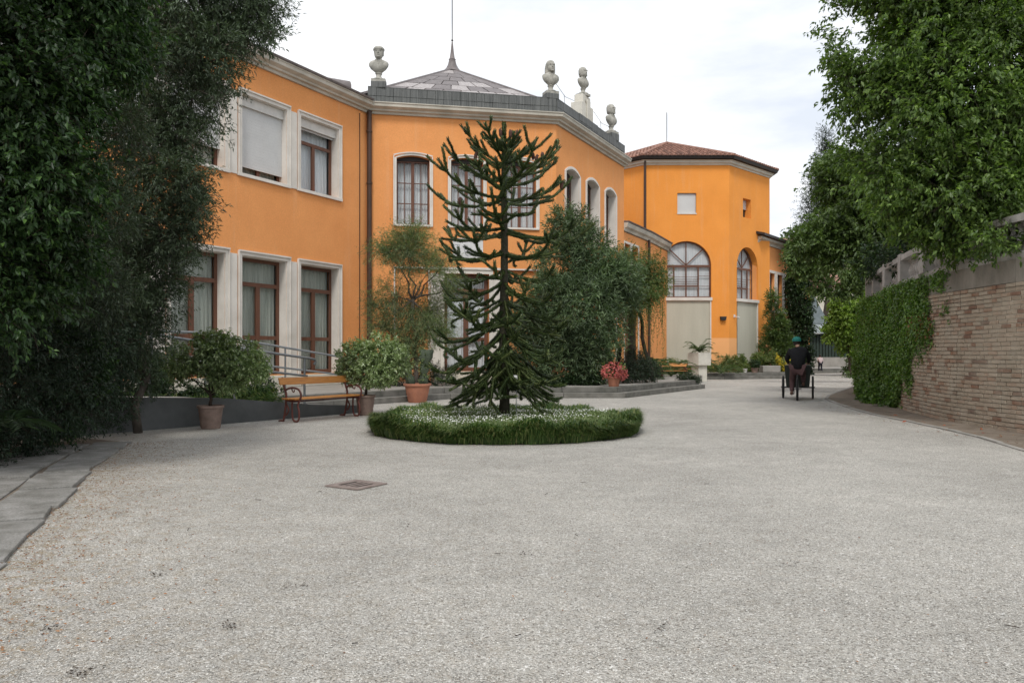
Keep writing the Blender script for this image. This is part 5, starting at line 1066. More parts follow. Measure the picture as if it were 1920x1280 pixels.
def brickmat(name, obj):
    m, t, b, out = nmat(name)
    if obj: r = t.nodes.new('ShaderNodeObjectInfo').outputs['Random']
    else: r = t.nodes.new('ShaderNodeNewGeometry').outputs['Random Per Island']
    col = ramp(t, r, [(0, (.43, .345, .265)), (.3, (.49, .40, .31)), (.6, (.40, .325, .25)), (.80, (.45, .32, .235)), (.92, (.32, .18, .12)), (1, (.20, .13, .10))]).outputs[0]
    col = mixc(t, ramp(t, noise(t, 2.2, 6, .7).outputs[0], [(.42, 0.0), (.68, .6)]).outputs[0], col, (.50, .45, .365))
    col = mixc(t, ramp(t, noise(t, .9, 5, .6).outputs[0], [(.52, 0.0), (.75, .5)]).outputs[0], col, (.22, .20, .14))
    col = mixc(t, 1.0, col, ramp(t, noise(t, 60, 4, .7).outputs[0], [(.3, .75), (.7, 1.06)]).outputs[0], 'MULTIPLY')
    t.links.new(col, b.inputs['Base Color']); b.inputs['Roughness'].default_value = .95; b.inputs['Specular IOR Level'].default_value = .15; bump(t, b, noise(t, 70, 5, .7).outputs[0], .8, .012); return m
bm1, bm2 = brickmat('brick_single', True), brickmat('brick_joined', False)
rs = np.random.RandomState(90); CH = .0745; var = []
for k in range(8):
    mb = MB(); L2, H2 = .121, .0305; j = lambda: rs.uniform(-.004, .004)
    mb.hexa([(-L2+j(), -.03, -H2+j()), (L2+j(), -.03, -H2+j()), (L2+j(), .016+j(), -H2+j()), (-L2+j(), .016+j(), -H2+j()), (-L2+j(), -.03, H2+j()), (L2+j(), -.03, H2+j()), (L2+j(), .016+j(), H2+j()), (-L2+j(), .016+j(), H2+j())])
    mb2 = MB(); mb2.v = [(x, -y, z) for x, y, z in mb.v]; mb2.f = mb.f; me = bpy.data.meshes.new('brick'); me.from_pydata(mb2.v, [], mb2.f)
    bmm = bmesh.new(); bmm.from_mesh(me); bmesh.ops.bevel(bmm, geom=bmm.edges[:], offset=.004, segments=1, affect='EDGES'); bmesh.ops.recalc_face_normals(bmm, faces=bmm.faces); bmm.to_mesh(me); bmm.free(); me.materials.append(bm1); var.append(me)
spots = []
sa, sb = sY(19.5), sY(10.5)
for c in range(33):
    z = .04+c*CH; s = sa+(.12 if c % 2 else 0)+rs.rand()*.05
    while s < sb:
        hd = rs.rand() < .28; l = .125 if hd else .25; p = CW(s+l/2, 0, z+.004*math.sin(s*1.7)); vis = p.x/p.y < .648; spots.append((not vis, p.length, s+l/2, z, l)); s += l+.008
spots.sort(); jm = MB()
for i, (_, _, s, z, l) in enumerate(spots):
    p = CW(s, .003+rs.uniform(-.005, .006), z+.006*math.sin(s*1.3+.5)); a = CWang(s)+rs.uniform(-.015, .015)
    if i < 300:
        o = bpy.data.objects.new('brick', var[i % 8]); COL.objects.link(o); o.parent = rw_; o.location = p-ORG[rw_.name]; o.rotation_euler = (0, rs.uniform(-.01, .01), a); o.scale = (l/.25, 1, 1)
    else: jm.box(p+Vector((0, 0, 0)), (l-.007, .046, .061), a)
jm.build('bricks', bm2, rw_, kind='stuff', fix=False)
s = sY(27); e_ = sY(8.5)
while s < e_:
    L = rs.uniform(1.0, 1.5); mb = MB(); curvebox(mb, s+.006, min(s+L, e_)-.006, -.62, .012+rs.rand()*.01, BZ+.002, 2.84); mb.build('band_stone', M['cap'], rw_, smooth=True); s += L
rgp = [CW(s, -.3, 0) for s in np.linspace(0, TOT, 40)]; rg = MB(); pl = [(p.x, p.y) for p in rgp]+[(60, 4), (60, 60), (20, 40)]; rg.prism([(x, y, 0) for x, y in pl], [(x, y, 2.78) for x, y in pl]); rg.build('raised_garden', M['soil'], kind='structure')
# balustrade
bl = thing('stone_balustrade', tuple(CW(sY(19), -.2, 2.85)), 'weathered stone balustrade on top of the curved brick wall', 'balustrade')
s0, s1 = sY(24.6), sY(9.5)
mb = MB(); curvebox(mb, s0, s1, -.38, .0, 2.842, 2.96, 60); mb.build('base_rail', M['balus'], bl, smooth=True)
mb = MB(); curvebox(mb, s0, s1, -.40, .02, 3.44, 3.56, 60); mb.build('top_rail', M['balus'], bl, smooth=True)
bmesh_b = None; s = s0+.15; k = 0; nb_ = 0
while s < s1:
    if k % 9 == 0:
        mb = MB(); curvebox(mb, s-.16, s+.16, -.41, .03, 2.963, 3.60, 2); mb.build('post', M['balus'], bl); s += .33
    else:
        p = CW(s, -.19, 2.961)
        if bmesh_b is None:
            mb = MB(); mb.box((0, 0, .03), (.15, .15, .06)); mb.box((0, 0, .45), (.14, .14, .055)); mb.lathe([(.05, .06), (.055, .08), (.038, .10), (.052, .14), (.075, .20), (.07, .25), (.045, .33), (.034, .38), (.05, .40), (.05, .425)], (0, 0, 0), 12)
            o = mb.build('baluster', M['balus'], None, smooth=True); o.parent = bl; bmesh_b = o.data
        else: o = bpy.data.objects.new('baluster', bmesh_b); COL.objects.link(o); o.parent = bl
        o.location = p-ORG[bl.name]; o.rotation_euler = (0, 0, CWang(s)); s += .215
    k += 1
# ivy
rs = np.random.RandomState(91); n = 30000; sI = rs.uniform(sY(26.5), sY(15.0), n); zI = rs.uniform(0, 2.86, n)
YI = np.interp(sI, SA, PA[:, 1]); lim = np.interp(zI, [0, .7, 1.2, 1.9, 2.4, 2.86], [18.9, 17.9, 17.0, 15.95, 16.1, 15.4])+.8*nz3(np.stack([sI*1.5, zI*3, 0*zI], 1), 1.4, 3)
keep = (YI > lim+.30*rs.normal(size=n)); sI, zI, YI = sI[keep], zI[keep], YI[keep]; n = len(sI)
th_ = np.clip((YI-lim[keep])*.06, .015, .26)*(.7+.5*nz3(np.stack([sI, zI*1.6, 0*zI], 1), 1.8, 4)); dI = np.clip(th_, .02, .6)*rs.uniform(.35, 1, n)+.02
Pq = np.array([tuple(CW(a, d, z)) for a, d, z in zip(sI, dI, zI)]); nrm_ = unit(Pq-np.array([tuple(CW(a, d-.1, z)) for a, d, z in zip(sI, dI, zI)]))
iv = thing('ivy', tuple(CW(sY(20), .2, 0)), 'green ivy covering the left half of the brick retaining wall', 'ivy')
k3 = 3; P3 = np.repeat(Pq, k3, 0)+rs.normal(size=(n*k3, 3))*.045; N3 = unit(np.repeat(nrm_, k3, 0)+rs.normal(size=(n*k3, 3))*.42+[0, 0, .45]); D3 = unit(rs.normal(size=(n*k3, 3))*.6+[0, 0, -1.0]+np.repeat(nrm_, k3, 0)*.35)
V, Fc = leaves(P3, D3, N3, .066*rs.uniform(.6, 1.3, n*k3), .056); npmesh('foliage', V, Fc, L_['ivy'], iv, 'stuff')
m_ = (zI > 1.55) & (zI < 2.1) & (YI < 17.6); P3 = Pq[m_]+rs.normal(size=(m_.sum(), 3))*.03; V, Fc = leaves(P3, unit(rs.normal(size=P3.shape)+[0, 0, -1]), nrm_[m_], .07, .05); npmesh('reddened_leaves', V, Fc, L_['litter'], iv, 'stuff')
bush('low_bush', (10.6, 22.0, 0), [lob(1630, 740, 22, 17, .8), lob(1650, 745, 20.5, 22, .8), lob(1642, 720, 22, 19), lob(1668, 745, 19.3, 20, .9), lob(1690, 748, 18.9, 14, .9), lob(1636, 700, 23.5, 17)], 1200, 12, .18, .075, .05, L_['ivy'], 'leafy green bush at the foot of the ivy covered wall', seed=92, r0=.03)
# border strip and kerb
KB = [(13.6, 31.5), (11.4, 27.5), (9.8, 24.6), (8.9, 22.6), (8.45, 20.8), (7.95, 18.6), (7.65, 16.8), (7.48, 14.4), (7.25, 12.4), (6.8, 10.5), (6.35, 8.5), (6.0, 6.0), (5.9, 3.5)]
bp = MB(); pl = [(x, y) for x, y in KB]+[(12, 3.5)]+[(CW(s, -.2, 0).x, CW(s, -.2, 0).y) for s in np.linspace(TOT, 0, 40)]; bp.add([(x, y, .012) for x, y in pl], [tuple(range(len(pl)))]); bp.build('border_ground', M['dirt'], kind='structure', fix=False)
kb = thing('kerb', (7.5, 14.4, 0), 'thin worn stone kerb curving along the brick wall border', 'kerb'); rs = np.random.RandomState(93)
KBa = np.array(KB); ks = np.concatenate([[0], np.cumsum(np.linalg.norm(np.diff(KBa, axis=0), axis=1))]); s = 0
while s < ks[-1]-.5:
    L = rs.uniform(.7, 1.05); q = [Vector((np.interp(s+u, ks, KBa[:, 0]), np.interp(s+u, ks, KBa[:, 1]), 0)) for u in (.008, L-.008)]; dr = (q[1]-q[0]).normalized(); nn = Vector((dr.y, -dr.x, 0))*-.045; h = .020+rs.uniform(-.004, .008)
    mb = MB(); mb.hexa([q[0]-nn, q[1]-nn, q[1]+nn, q[0]+nn]+[v+Vector((0, 0, h)) for v in (q[0]-nn, q[1]-nn, q[1]+nn, q[0]+nn)]); mb.build('kerb_stone', M['terrace'], kb, bevel=.008); s += L

# ================================================================== LEFT EDGING PATH
ED = np.array([(-2.55, 3.2), (-3.10, 4.82), (-3.6, 6.08), (-4.2, 7.7), (-4.77, 9.1), (-5.1, 10.2), (-5.5, 11.5)]); es = np.concatenate([[0], np.cumsum(np.linalg.norm(np.diff(ED, axis=0), axis=1))])
pathb = MB(); pl = [tuple(p) for p in ED]+[(-8.5, 13.5), (-9.5, 3.2)]; pathb.add([(x, y, .006) for x, y in pl], [tuple(range(len(pl)))]); pt_ = pathb.build('path', M['dirt'], kind='structure', fix=False)
rs = np.random.RandomState(94)
for row, (w0, w1) in enumerate(((0, .50), (.53, .95), (.98, 1.45), (1.48, 2.0), (2.03, 2.6))):
    s = -.1+row*.23
    while s < es[-1]:
        L = rs.uniform(.38, .8); a, b = max(s, 0), min(s+L, es[-1])-.022
        if b-a > .15:
            def E_(u, w): x, y = np.interp(u, es, ED[:, 0]), np.interp(u, es, ED[:, 1]); return Vector((x-.93*w, y-.36*w, 0))
            j = lambda: rs.uniform(-.03, .03); c4 = [E_(a+j(), w0+(.0 if row else j())), E_(b+j(), w0+(.0 if row else j())), E_(b+j(), w1-.02+j()), E_(a+j(), w1-.02+j())]; h = .026+rs.uniform(-.012, .018)
            mb = MB(); mb.hexa([v+Vector((0, 0, .001)) for v in c4]+[v+Vector((0, 0, h+rs.uniform(-.004, .004))) for v in c4]); mb.build('paving_stone', M['paving'], pt_, bevel=.007)
        s += L

# ================================================================== DRAIN GRATE
dg = thing('drain_grate', (-1.53, 7.83, 0), 'square rusty drain grate with four slots set into the gravel', 'drain'); a = math.atan2(-.24, .38); c = Vector((-1.53, 7.83, 0)); Rz = Matrix.Rotation(a, 3, 'Z')
mb = MB(); mb.box(c+Vector((0, 0, .006)), (.36, .36, .004), a); mb.build('pit', M['gapshade'], dg)  # no real hole: thin plate with the drain's shade painted as its colour
for q, sz in (((0, .175, 0), (.43, .08, .014)), ((0, -.175, 0), (.43, .08, .014)), ((.175, 0, 0), (.08, .268, .014)), ((-.175, 0, 0), (.08, .268, .014))):
    mb = MB(); mb.box(c+Rz@Vector(q)+Vector((0, 0, .010)), sz, a); mb.build('frame_bar', M['rust'], dg, bevel=.003)
for k in range(3):
    mb = MB(); mb.box(c+Rz@Vector((-.067+.067*k, 0, 0))+Vector((0, 0, .011)), (.030, .267, .006), a); mb.build('grate_bar', M['rust'], dg, bevel=.002)

# ================================================================== TRICYCLE AND PEOPLE
Hd = Vector((.35, .937, 0)).normalized(); Rd = Vector((Hd.y, -Hd.x, 0)); O = Vector((7.81, 21.8, 0))
LP = lambda r, h, z: O+Rd*r+Hd*h+Vector((0, 0, z))
tk = thing('cargo_tricycle', tuple(O), 'dark cargo tricycle with a box between its two front wheels', 'tricycle')
def wheel(r, h, rad=.325, tw=.045):
    c = LP(r, h, rad); mb = MB(); n = 28; ring_ = [c+Hd*math.cos(2*PI*k/n)*(rad-.03)+Vector((0, 0, math.sin(2*PI*k/n)*(rad-.03))) for k in range(n+1)]; mb.tube(ring_, .030, 8, False); w = mb.build('wheel', M['tyre'], tk, smooth=True)
    mb = MB(); mb.tube([c+Hd*math.cos(2*PI*k/n)*(rad-.065)+Vector((0, 0, math.sin(2*PI*k/n)*(rad-.065))) for k in range(n+1)], .014, 6, False)
    for k in range(14): a = 2*PI*k/14; mb.tube([c+Rd*(.02 if k % 2 else -.02), c+Hd*math.cos(a)*(rad-.065)+Vector((0, 0, math.sin(a)*(rad-.065)))], .003, 4)
    mb.tube([c-Rd*.05, c+Rd*.05], .022, 8); mb.build('rim_and_spokes', M['steel'], w)
wheel(0, 0); wheel(-.40, 1.16); wheel(.40, 1.16)
mb = MB(); mb.tube([LP(-.46, 1.16, .325), LP(.46, 1.16, .325)], .022, 8); mb.build('axle', M['steel'], tk)
mb = MB(); mb.hexa([LP(-.31, .82, .36), LP(.31, .82, .36), LP(.31, 1.55, .36), LP(-.31, 1.55, .36), LP(-.36, .74, .96), LP(.36, .74, .96), LP(.36, 1.66, .96), LP(-.36, 1.66, .96)]); mb.build('cargo_box', M['cargobox'], tk, bevel=.015)
mb = MB(); fr_ = [((.035, 0, .325), (.035, .42, .30)), ((-.035, 0, .325), (-.035, .42, .30)), ((0, .42, .30), (0, .24, .78)), ((0, .42, .30), (0, .95, .42)), ((0, .27, .72), (0, .80, .55)), ((.03, 0, .325), (0, .26, .70)), ((0, .80, .55), (0, .78, .98))]
for a, b in fr_: mb.tube([LP(*a), LP(*b)], .018, 7)
mb.build('frame', M['steel'], tk)
mb = MB(); mb.tube([LP(-.27, .72, 1.0), LP(-.2, .80, .99), LP(.2, .80, .99), LP(.27, .72, 1.0)], .016, 7); mb.build('handlebar', M['steel'], tk)
mb = MB(); loft(mb, [(0, .10, .13, 0, 0), (.05, .12, .15, 0, 0), (.07, .08, .11, 0, 0)], LP(0, .22, .76), 12, math.atan2(-Rd.x, Rd.y)); mb.build('saddle', M['leather'], tk, smooth=True)
mb = MB(); a_, b_ = LP(0, -.33, .42), LP(0, .36, .42); mb.tube([LP(.0, -.37, .30), LP(0, -.27, .58), LP(0, 0, .70), LP(0, .25, .60)], .02, 5); mb.build('mudguard', M['tyre'], tk)
mb = MB(); mb.tube([LP(.05, .42, .30), LP(.09, .42, .30), LP(.09, .50, .42), LP(.16, .50, .42)], .012, 6); mb.tube([LP(-.05, .42, .30), LP(-.09, .42, .30), LP(-.09, .34, .17), LP(-.18, .34, .17)], .012, 6); mb.build('pedal_crank', M['steel'], tk)
def skin(name, J, edges, mat, par, root=0, sub=1):
    me = bpy.data.meshes.new(name); names = list(J); o0 = ORG[par.name]
    me.from_pydata([tuple(Vector(J[k][0])-o0) for k in names], [(names.index(a), names.index(b)) for a, b in edges], [])
    o = link(name, me, mat, par); m = o.modifiers.new('skin', 'SKIN'); m.use_smooth_shade = True
    for i, k in enumerate(names): v = me.skin_vertices[0].data[i]; r = J[k][1]; v.radius = r if hasattr(r, '__len__') else (r, r); v.use_root = (i == root)
    s = o.modifiers.new('subdivision', 'SUBSURF'); s.levels = s.render_levels = sub; return o
def person(name, base, T, k, joints, label, top, legs, shoes, hat, hatmat):
    """joints: local dict -> (r,h,z); T maps local to world, k scale"""
    t = thing(name, base, label, 'person'); j = {a: T(*[c*k for c in b]) for a, b in joints.items()}
    R = {'pelvis': .13, 'chest': .15, 'neck': .055, 'jaw': .075, 'head': .10, 'crown': .075, 'shl': .065, 'shr': .065, 'ell': .042, 'elr': .042, 'hal': .028, 'har': .028, 'hipl': .09, 'hipr': .09, 'knl': .062, 'knr': .062, 'anl': .042, 'anr': .042, 'tol': .03, 'tor': .03}
    ed = [('pelvis', 'chest'), ('chest', 'neck'), ('neck', 'jaw'), ('jaw', 'head'), ('head', 'crown'), ('chest', 'shl'), ('chest', 'shr'), ('shl', 'ell'), ('shr', 'elr'), ('ell', 'hal'), ('elr', 'har'), ('pelvis', 'hipl'), ('pelvis', 'hipr'), ('hipl', 'knl'), ('hipr', 'knr'), ('knl', 'anl'), ('knr', 'anr'), ('anl', 'tol'), ('anr', 'tor')]
    J = {a: (j[a], R[a]*k*(.72 if a in ('pelvis', 'chest', 'shl', 'shr', 'hipl', 'hipr', 'knl', 'knr') else .9)) for a in R}
    j['waist'] = j['pelvis']+Vector((0, 0, -.06*k)); R['waist'] = .14
    for h_, e_ in (('hal', 'ell'), ('har', 'elr')):
        d = (j[h_]-j[e_]).normalized(); sd_ = d.cross(Vector((0, 0, 1))).normalized()
        for f in range(5):
            n1, n2 = f'{h_}f{f}', f'{h_}g{f}'; off = sd_*(f-2)*.022*k; ln = (.05, .075, .085, .08, .06)[f]*k
            J[n1] = (j[h_]+d*ln*.6+off, .009*k); J[n2] = (j[h_]+d*ln+off*1.1+Vector((0, 0, -.025*k)), .007*k); ed += [(h_, n1), (n1, n2)]
    skin('body', J, ed, M['skin'], t)
    cl = lambda keys, e, m, nm, g=1.18, s=1: skin(nm, {a: (j[a], R[a]*k*g+.008*k) for a in keys}, e, m, t)
    cl(['waist', 'pelvis', 'chest', 'neck', 'shl', 'shr', 'ell', 'elr', 'hal', 'har'], [('waist', 'pelvis'), ('pelvis', 'chest'), ('chest', 'neck'), ('chest', 'shl'), ('chest', 'shr'), ('shl', 'ell'), ('shr', 'elr'), ('ell', 'hal'), ('elr', 'har')], top, 'jacket', 1.32)
    cl(['pelvis', 'hipl', 'hipr', 'knl', 'knr', 'anl', 'anr'], [('pelvis', 'hipl'), ('pelvis', 'hipr'), ('hipl', 'knl'), ('hipr', 'knr'), ('knl', 'anl'), ('knr', 'anr')], legs, 'trousers', 1.2)
    for a, b in (('anl', 'tol'), ('anr', 'tor')):
        mb = MB(); p, q = j[a]-Vector((0, 0, .03*k)), j[b]; d = (q-p).normalized(); mb.tube([p-d*.05*k, p, q, q+d*.05*k], [.03*k, .05*k, .045*k, .02*k], 8); mb.build('shoe', shoes, t, smooth=True)
    h = j['head']; up = (j['crown']-j['jaw']).normalized()
    mb = MB(); mb.ell(h+up*.02*k, (.105*k, .112*k, .125*k), 14, 9); mb.build('hair', M['hair'], t, smooth=True)
    f = T(0, .2, 0)-T(0, 0, 0); f.normalize(); mb = MB()
    for sgn in (-1, 1): mb.ell(h+f*.10*k+f.cross(up)*.035*k*sgn+up*.0, (.012*k, .01*k, .008*k), 6, 4)
    mb.tube([h+f*.10*k, h+f*.13*k-up*.03*k], .012*k, 5); mb.build('face_details', M['skin'], t)
    if hat: mb = MB(); mb.lathe([(.118*k, 0), (.122*k, .03*k), (.11*k, .08*k), (.07*k, .12*k), (.01*k, .135*k)], h+up*.03*k, 16); mb.tube([h+f*.10*k+up*.035*k, h+f*.17*k+up*.03*k], [.09*k, .06*k], 8); mb.build('cap', hatmat, t, smooth=True)
    return t
rj = {'pelvis': (0, .20, .90), 'chest': (.02, .30, 1.26), 'neck': (.0, .36, 1.46), 'jaw': (.0, .40, 1.53), 'head': (-.02, .42, 1.60), 'crown': (-.02, .43, 1.67), 'shl': (-.19, .33, 1.38), 'shr': (.20, .33, 1.38), 'ell': (-.29, .45, 1.13), 'elr': (.31, .46, 1.16), 'hal': (-.25, .70, 1.03), 'har': (.27, .70, 1.03), 'hipl': (-.10, .22, .86), 'hipr': (.10, .22, .86), 'knl': (-.14, .45, .53), 'knr': (.15, .62, .73), 'anl': (-.15, .26, .22), 'anr': (.15, .47, .46), 'tol': (-.15, .40, .19), 'tor': (.15, .60, .43)}
person('person', tuple(LP(0, .2, .1)), LP, 1.0, rj, 'person in black jacket and teal cap riding a cargo tricycle away', M['jacket'], M['trousers'], M['leather'], True, M['teal'])
q = at(1538, 699, 52); Tp = lambda r, h, z: Vector((q.x+r, q.y+h, z))
wj = {'pelvis': (0, 0, .95), 'chest': (0, .02, 1.28), 'neck': (0, .02, 1.46), 'jaw': (0, .04, 1.53), 'head': (0, .05, 1.59), 'crown': (0, .05, 1.67), 'shl': (-.18, .02, 1.38), 'shr': (.18, .02, 1.38), 'ell': (-.26, .0, 1.14), 'elr': (.25, .06, 1.13), 'hal': (-.17, .15, 1.05), 'har': (.22, .20, .92), 'hipl': (-.09, 0, .92), 'hipr': (.09, 0, .92), 'knl': (-.09, .14, .50), 'knr': (.09, -.03, .50), 'anl': (-.08, .14, .09), 'anr': (.09, -.24, .14), 'tol': (-.08, .28, .035), 'tor': (.09, -.14, .05)}
person('person', (q.x, q.y, 0), Tp, .70, wj, 'person in pale pink top and dark trousers walking away at the far end', M['pinkcloth'], M['navy'], M['plastic'], False, None)

# ================================================================== TREES
tree('hackberry_tree', (9.6, 15.6, 2.75), [lob(1800, 60, 15, 190, 1.0, .9), lob(1700, 70, 15.5, 125), lob(1622, 60, 15.5, 76, 1.15), lob(1600, 120, 15.5, 40, 1), lob(1900, 150, 14.5, 160), lob(1780, 210, 14.5, 130), lob(1640, 165, 15.5, 84, .9), lob(1705, 330, 15, 105, .9), lob(1810, 350, 14.2, 110, .85), lob(1900, 370, 14, 95, .8), lob(1650, 370, 16, 60), lob(1760, 430, 14.8, 60, .7), lob(1860, 440, 14.4, 60, .5), lob(1960, 260, 14, 130), lob(1720, -120, 15, 150), lob(1880, -140, 15, 190), lob(1620, 290, 17, 50, .8), lob(1930, 425, 13.4, 75, .6), lob(1865, 450, 13.2, 50, .5), lob(1800, 470, 14.6, 34, .5)], 12500, 13, .30, .100, .046, L_['tree'], 'large dense leafy tree overhanging the balustrade at the right', seed=101, shell=.55, thr=-.68, f=1.25, r0=.17, spread=.8, droop=.5, bumpy=.16, trunk_to=at(1850, 380, 15.2))
tree('broadleaf_tree', (14.2, 26, 2.75), [lob(1590, 345, 24, 62), lob(1545, 400, 24, 42), lob(1600, 425, 24, 62, .8), lob(1530, 445, 24, 40, .7), lob(1660, 430, 24, 60, .8), lob(1575, 480, 24, 45, .6), lob(1508, 455, 24.5, 24, .8), lob(1640, 480, 23.5, 45, .6), lob(1560, 330, 25, 36), lob(1700, 400, 24, 70)], 3600, 12, .38, .14, .066, L_['tree2'], 'mid green broadleaf tree behind the large tree, above the ivy covered wall', seed=102, shell=.6, thr=-.5, f=1.1, trunk_to=at(1680, 440, 26), r0=.10, spread=.8, droop=.4, bumpy=.18)
tree('overhanging_branches', (16.5, 33, 2.7), [lob(1525, 500, 33, 26, .7), lob(1560, 515, 33, 30, .6), lob(1600, 520, 33, 30, .7), lob(1500, 500, 33, 18), lob(1540, 545, 33, 16, .6), lob(1580, 548, 33, 16, .5), lob(1625, 505, 33, 24), lob(1495, 480, 33, 18)], 1000, 11, .4, .15, .075, L_['tree2'], 'sparse leafy tree in front of the far yellow house', seed=103, shell=.8, thr=-.25, f=1.6, trunk_to=at(1630, 490, 33), r0=.06, droop=.5)
tree('conifer_tree', (25.9, 66, 0), [lob(1548, 262, 66, 7, 3.2), lob(1549, 300, 66, 15, 2.0), lob(1546, 345, 66, 26, 1.5), lob(1543, 400, 66, 38, 1.2), lob(1545, 450, 66, 46)], 2400, 14, .68, .19, .042, L_['yew'], 'narrow dark conifer with pointed top behind the right-hand trees', seed=104, r0=.25, spread=.6, droop=.0, bumpy=.25, trunk_to=at(1546, 330, 66))
bush('garden_hedge', (13.0, 18.5, 2.7), [lob(1700, 470, 19.5, 45, .8), lob(1760, 450, 19, 60, .8), lob(1840, 440, 18.5, 70, .8), lob(1920, 420, 18, 80), lob(1650, 490, 22, 36, .8), lob(2010, 400, 18, 100)], 1700, 11, .3, .12, .06, L_['darkbush'], 'dark hedge behind the stone balustrade', 'hedge', seed=105, r0=.06, thr=-2)
fl = [lob(x, y, Y, r, sy) for x, y, Y, r, sy in ((330, -60, 12, 170, 1), (440, -10, 12, 75, 1), (470, 60, 12, 45, .8), (378, 100, 11.6, 68, 1), (300, 160, 12, 120, 1), (315, 235, 11.7, 58, .9), (372, 262, 11.5, 18, .6), (335, 335, 11.6, 56, .8), (280, 380, 12, 110, 1), (325, 430, 11.8, 55, .9), (260, 520, 12.2, 85, 1), (300, 570, 12.4, 40, 1), (225, 620, 12.6, 80, 1), (500, 20, 12, 34, .6), (410, 185, 11.5, 18, .6), (260, 700, 13.0, 34, 1.2), (215, 250, 9.5, 62, 1), (195, 400, 9.5, 60, 1), (225, 80, 9.5, 70, 1), (180, 540, 10, 60, 1), (412, 250, 11.4, 9, .7), (385, 300, 11.4, 10, .7), (515, 62, 11.8, 20, .5), (372, 392, 11.4, 14, .8), (350, 480, 11.6, 14, .8), (432, 140, 11.6, 14, .8))]
tree('olive_tree', (-6.1, 13.0, 0), fl, 11500, 16, .22, .066, .016, L_['olive'], 'large grey-green olive tree overhanging the left side of the villa', seed=106, shell=.42, thr=-.9, f=2.2, r0=.075, spread=.7, droop=.15, bumpy=.18, bark='barkgrey', trunk_to=at(250, 430, 12.6))
fl = [lob(x, y, Y, r, sy) for x, y, Y, r, sy in ((-40, 60, 7.6, 210, 1), (100, 0, 8, 115, 1), (50, 170, 7.6, 120, 1), (150, 190, 8, 50, .7), (20, 320, 7.8, 150, .9), (110, 330, 8.4, 70, 1), (-60, 480, 8, 180, 1), (60, 470, 8.6, 110, 1), (200, 80, 8.6, 80, 1), (170, -60, 8, 110, 1))]
tree('laurel_tree', (-6.6, 8.6, 0), fl, 7000, 14, .17, .070, .030, L_['laurel'], 'dark glossy-leaved tree filling the upper left corner', seed=107, shell=.42, thr=-1.0, f=2.2, r0=.12, spread=.8, droop=.3, bumpy=.28, trunk_to=at(20, 420, 8.6))
fl = [lob(x, y, Y, r, sy) for x, y, Y, r, sy in ((70, 620, 10.6, 130, 1), (165, 640, 11.6, 85, 1.2), (60, 740, 10.2, 130, .9), (150, 745, 11.4, 80, .8), (-60, 700, 9.4, 160, 1), (200, 700, 12.4, 45, 1.5), (215, 770, 12.4, 30, 1), (-20, 560, 10, 160, 1), (150, 560, 12, 80, 1), (30, 820, 9.9, 55, .8), (-70, 830, 9.0, 80, .8))]
bush('yew_bush', (-7.6, 11.2, 0), fl, 6200, 14, .17, .055, .015, L_['yew'], 'dense dark yew bushes at the foot of the trees on the left', seed=108, shell=.35, thr=-2, f=2.2, r0=.1, bumpy=.14)
fl = [lob(x, y, Y, r, sy) for x, y, Y, r, sy in ((100, 760, 10.9, 40, 1.4), (60, 640, 10.2, 60, 1), (130, 600, 11.2, 45, 1), (150, 690, 11, 42, 1.3))]
bush('cherry_laurel', (-6.6, 10.8, 0), fl, 900, 12, .18, .08, .03, L_['laurel'], 'green broad-leaved shrub growing through the dark yews on the left', seed=109, shell=.3, r0=.04)
tree('backdrop_tree', (-10.5, 15, 0), [(-9.2, 16.5, 1.6, 2.0, 1.6, 2.0), (-11.5, 13.5, 2.2, 2.4, 1.8, 2.6), (-10.6, 15.2, 4.6, 2.2, 1.8, 1.8), (-13, 13, 5, 3, 2, 3)], 1900, 12, .34, .11, .05, L_['darkbush'], 'shaded tree mass behind the olive on the far left', seed=110, thr=-1.2, r0=.14, shell=.3)
fronds('fan_palm_fronds', tuple(at(15, 800, 8.6)), 9, .62, .9, 'arching fronds at the lower left edge in front of the yews', mat='darkbush', seed=66, lf=.2, lw=.012, pairs=16)

# ================================================================== LITTER AND PEBBLES
rs = np.random.RandomState(120); n = 95000; Y = 2.6+6.0*rs.rand(n)**1.4; X = (rs.rand(n)*1.34-.67)*Y; r = rs.uniform(.0025, .0058, n)
k_ = X > np.interp(Y, ED[:, 1], ED[:, 0])+.02; X, Y, r = X[k_], Y[k_], r[k_]; n = len(X)
oc = np.array([(1, 0, 0), (0, 1, 0), (-1, 0, 0), (0, -1, 0), (0, 0, 1), (0, 0, -1)], float); sc3 = rs.uniform(.6, 1.25, (n, 1, 3))*[1, 1, .6]; an = rs.uniform(0, 2*PI, n); ca_, sa_ = np.cos(an), np.sin(an)
V = oc[None]*sc3*r[:, None, None]+rs.normal(size=(n, 6, 3))*r[:, None, None]*.12; Vx = V[..., 0]*ca_[:, None]-V[..., 1]*sa_[:, None]; Vy = V[..., 0]*sa_[:, None]+V[..., 1]*ca_[:, None]
V = np.stack([Vx+X[:, None], Vy+Y[:, None], V[..., 2]+r[:, None]*.35], 2).reshape(-1, 3); Fo = np.array([(0, 1, 4), (1, 2, 4), (2, 3, 4), (3, 0, 4)]); Fc = ((np.arange(n)*6)[:, None, None]+Fo[None]).reshape(-1, 3)
o = npmesh('loose_gravel', V, Fc, M['pebble'], None, 'stuff'); props(o, 'loose pebbles lying on the pale gravel in the foreground', 'gravel')
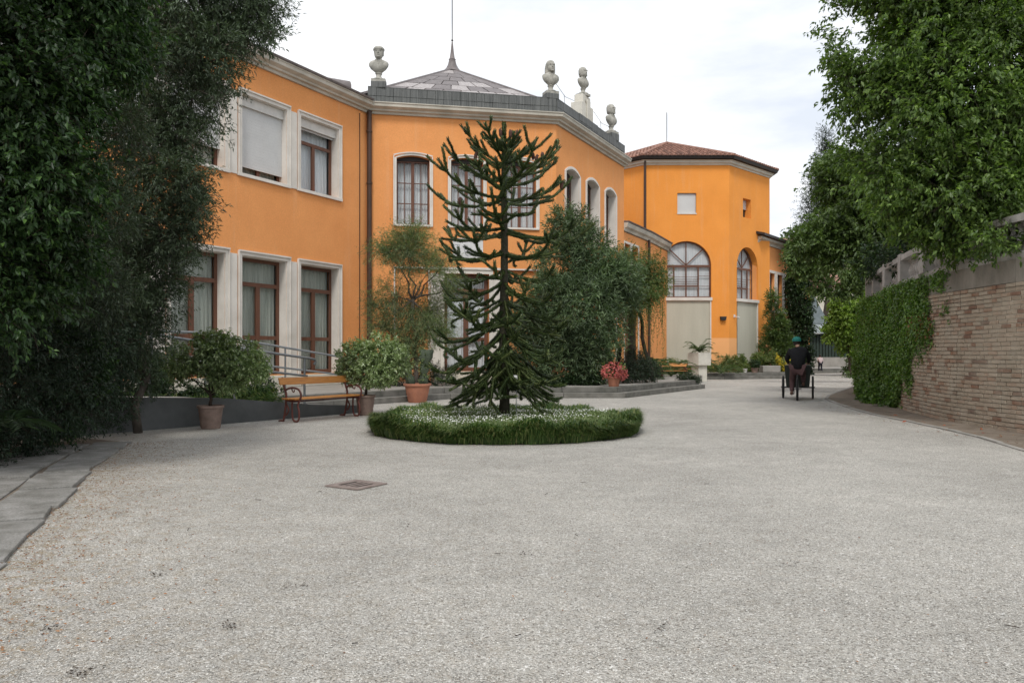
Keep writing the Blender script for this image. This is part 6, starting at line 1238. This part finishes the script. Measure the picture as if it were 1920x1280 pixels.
def scatter(name, label, XY, L, mat, seed):
    rs = np.random.RandomState(seed); n = len(XY); P = np.concatenate([XY, rs.uniform(.006, .016, (n, 1))], 1); an = rs.uniform(0, 2*PI, n); D = np.stack([np.cos(an), np.sin(an), rs.normal(size=n)*.15], 1)
    V, Fc = leaves(P, unit(D), unit(rs.normal(size=(n, 3))*.3+[0, 0, 1]), L*rs.uniform(.5, 1.3, n), L*.5, .2, -.1); V[:, 2] = np.maximum(V[:, 2], .004); o = npmesh(name, V, Fc, mat, None, 'stuff'); props(o, label, 'leaves')
n = 3400; s = rs.uniform(0, es[-1], n); d = -np.abs(rs.normal(size=n))*.55+rs.normal(size=n)*.05+.1; XY = np.stack([np.interp(s, es, ED[:, 0])-.93*d, np.interp(s, es, ED[:, 1])-.36*d], 1)
scatter('fallen_leaves', 'small dry brown leaf fragments along the stone edging on the left', XY, .022, L_['litter'], 121)
n = 900; XY = np.stack([-4.2+8*rs.rand(n)**1.6, rs.uniform(3, 12, n)], 1); scatter('dry_leaf_bits', 'sparse brown bits scattered over the gravel', XY, .016, L_['litter'], 122)
XY = np.array([(7.05, 13.1), (7.3, 14.9), (7.75, 14.2), (7.0, 12.6), (7.9, 13.4), (7.6, 16.2), (8.0, 16.5), (7.5, 12.2), (8.05, 18.0), (7.35, 16.9), (6.7, 13.2), (7.65, 12.9)]); scatter('red_fallen_leaves', 'a few red fallen leaves along the kerb below the brick wall', XY, .11, L_['redleaf'], 123)
XY = np.stack([rs.uniform(7.0, 8.3, 300), rs.uniform(10, 21, 300)], 1); scatter('border_leaf_litter', 'brown leaf litter on the bare border below the brick wall', XY, .04, L_['litter'], 124)
mb = MB(); rs = np.random.RandomState(125)
for _ in range(11):
    p = Vector((rs.uniform(-3, 3), rs.uniform(3.4, 8), .008)); a = rs.uniform(0, 6.3); l = rs.uniform(.03, .09); mb.tube([p, p+Vector((math.cos(a)*l, math.sin(a)*l, .004))], .0025, 4)
o = mb.build('fallen_twigs', M['bark'], kind='stuff'); props(o, 'short dark twigs lying on the gravel', 'twigs')

rs = np.random.RandomState(130); XY = []
for x, y, m_ in ((430, 1175, 26), (150, 1265, 34), (560, 1100, 16), (980, 1040, 9), (300, 1080, 14), (1240, 1180, 10), (760, 985, 8), (1480, 1060, 9), (90, 1180, 22)):
    Yd = EYE*F/(y-662); Xd = (x-960)/F*Yd; XY.append(np.stack([Xd+rs.normal(size=m_)*.035, Yd+rs.normal(size=m_)*.035], 1))
scatter('dark_debris', 'small clusters of dark crumbled leaves on the foreground gravel', np.concatenate(XY), .02, M['bark'], 131)
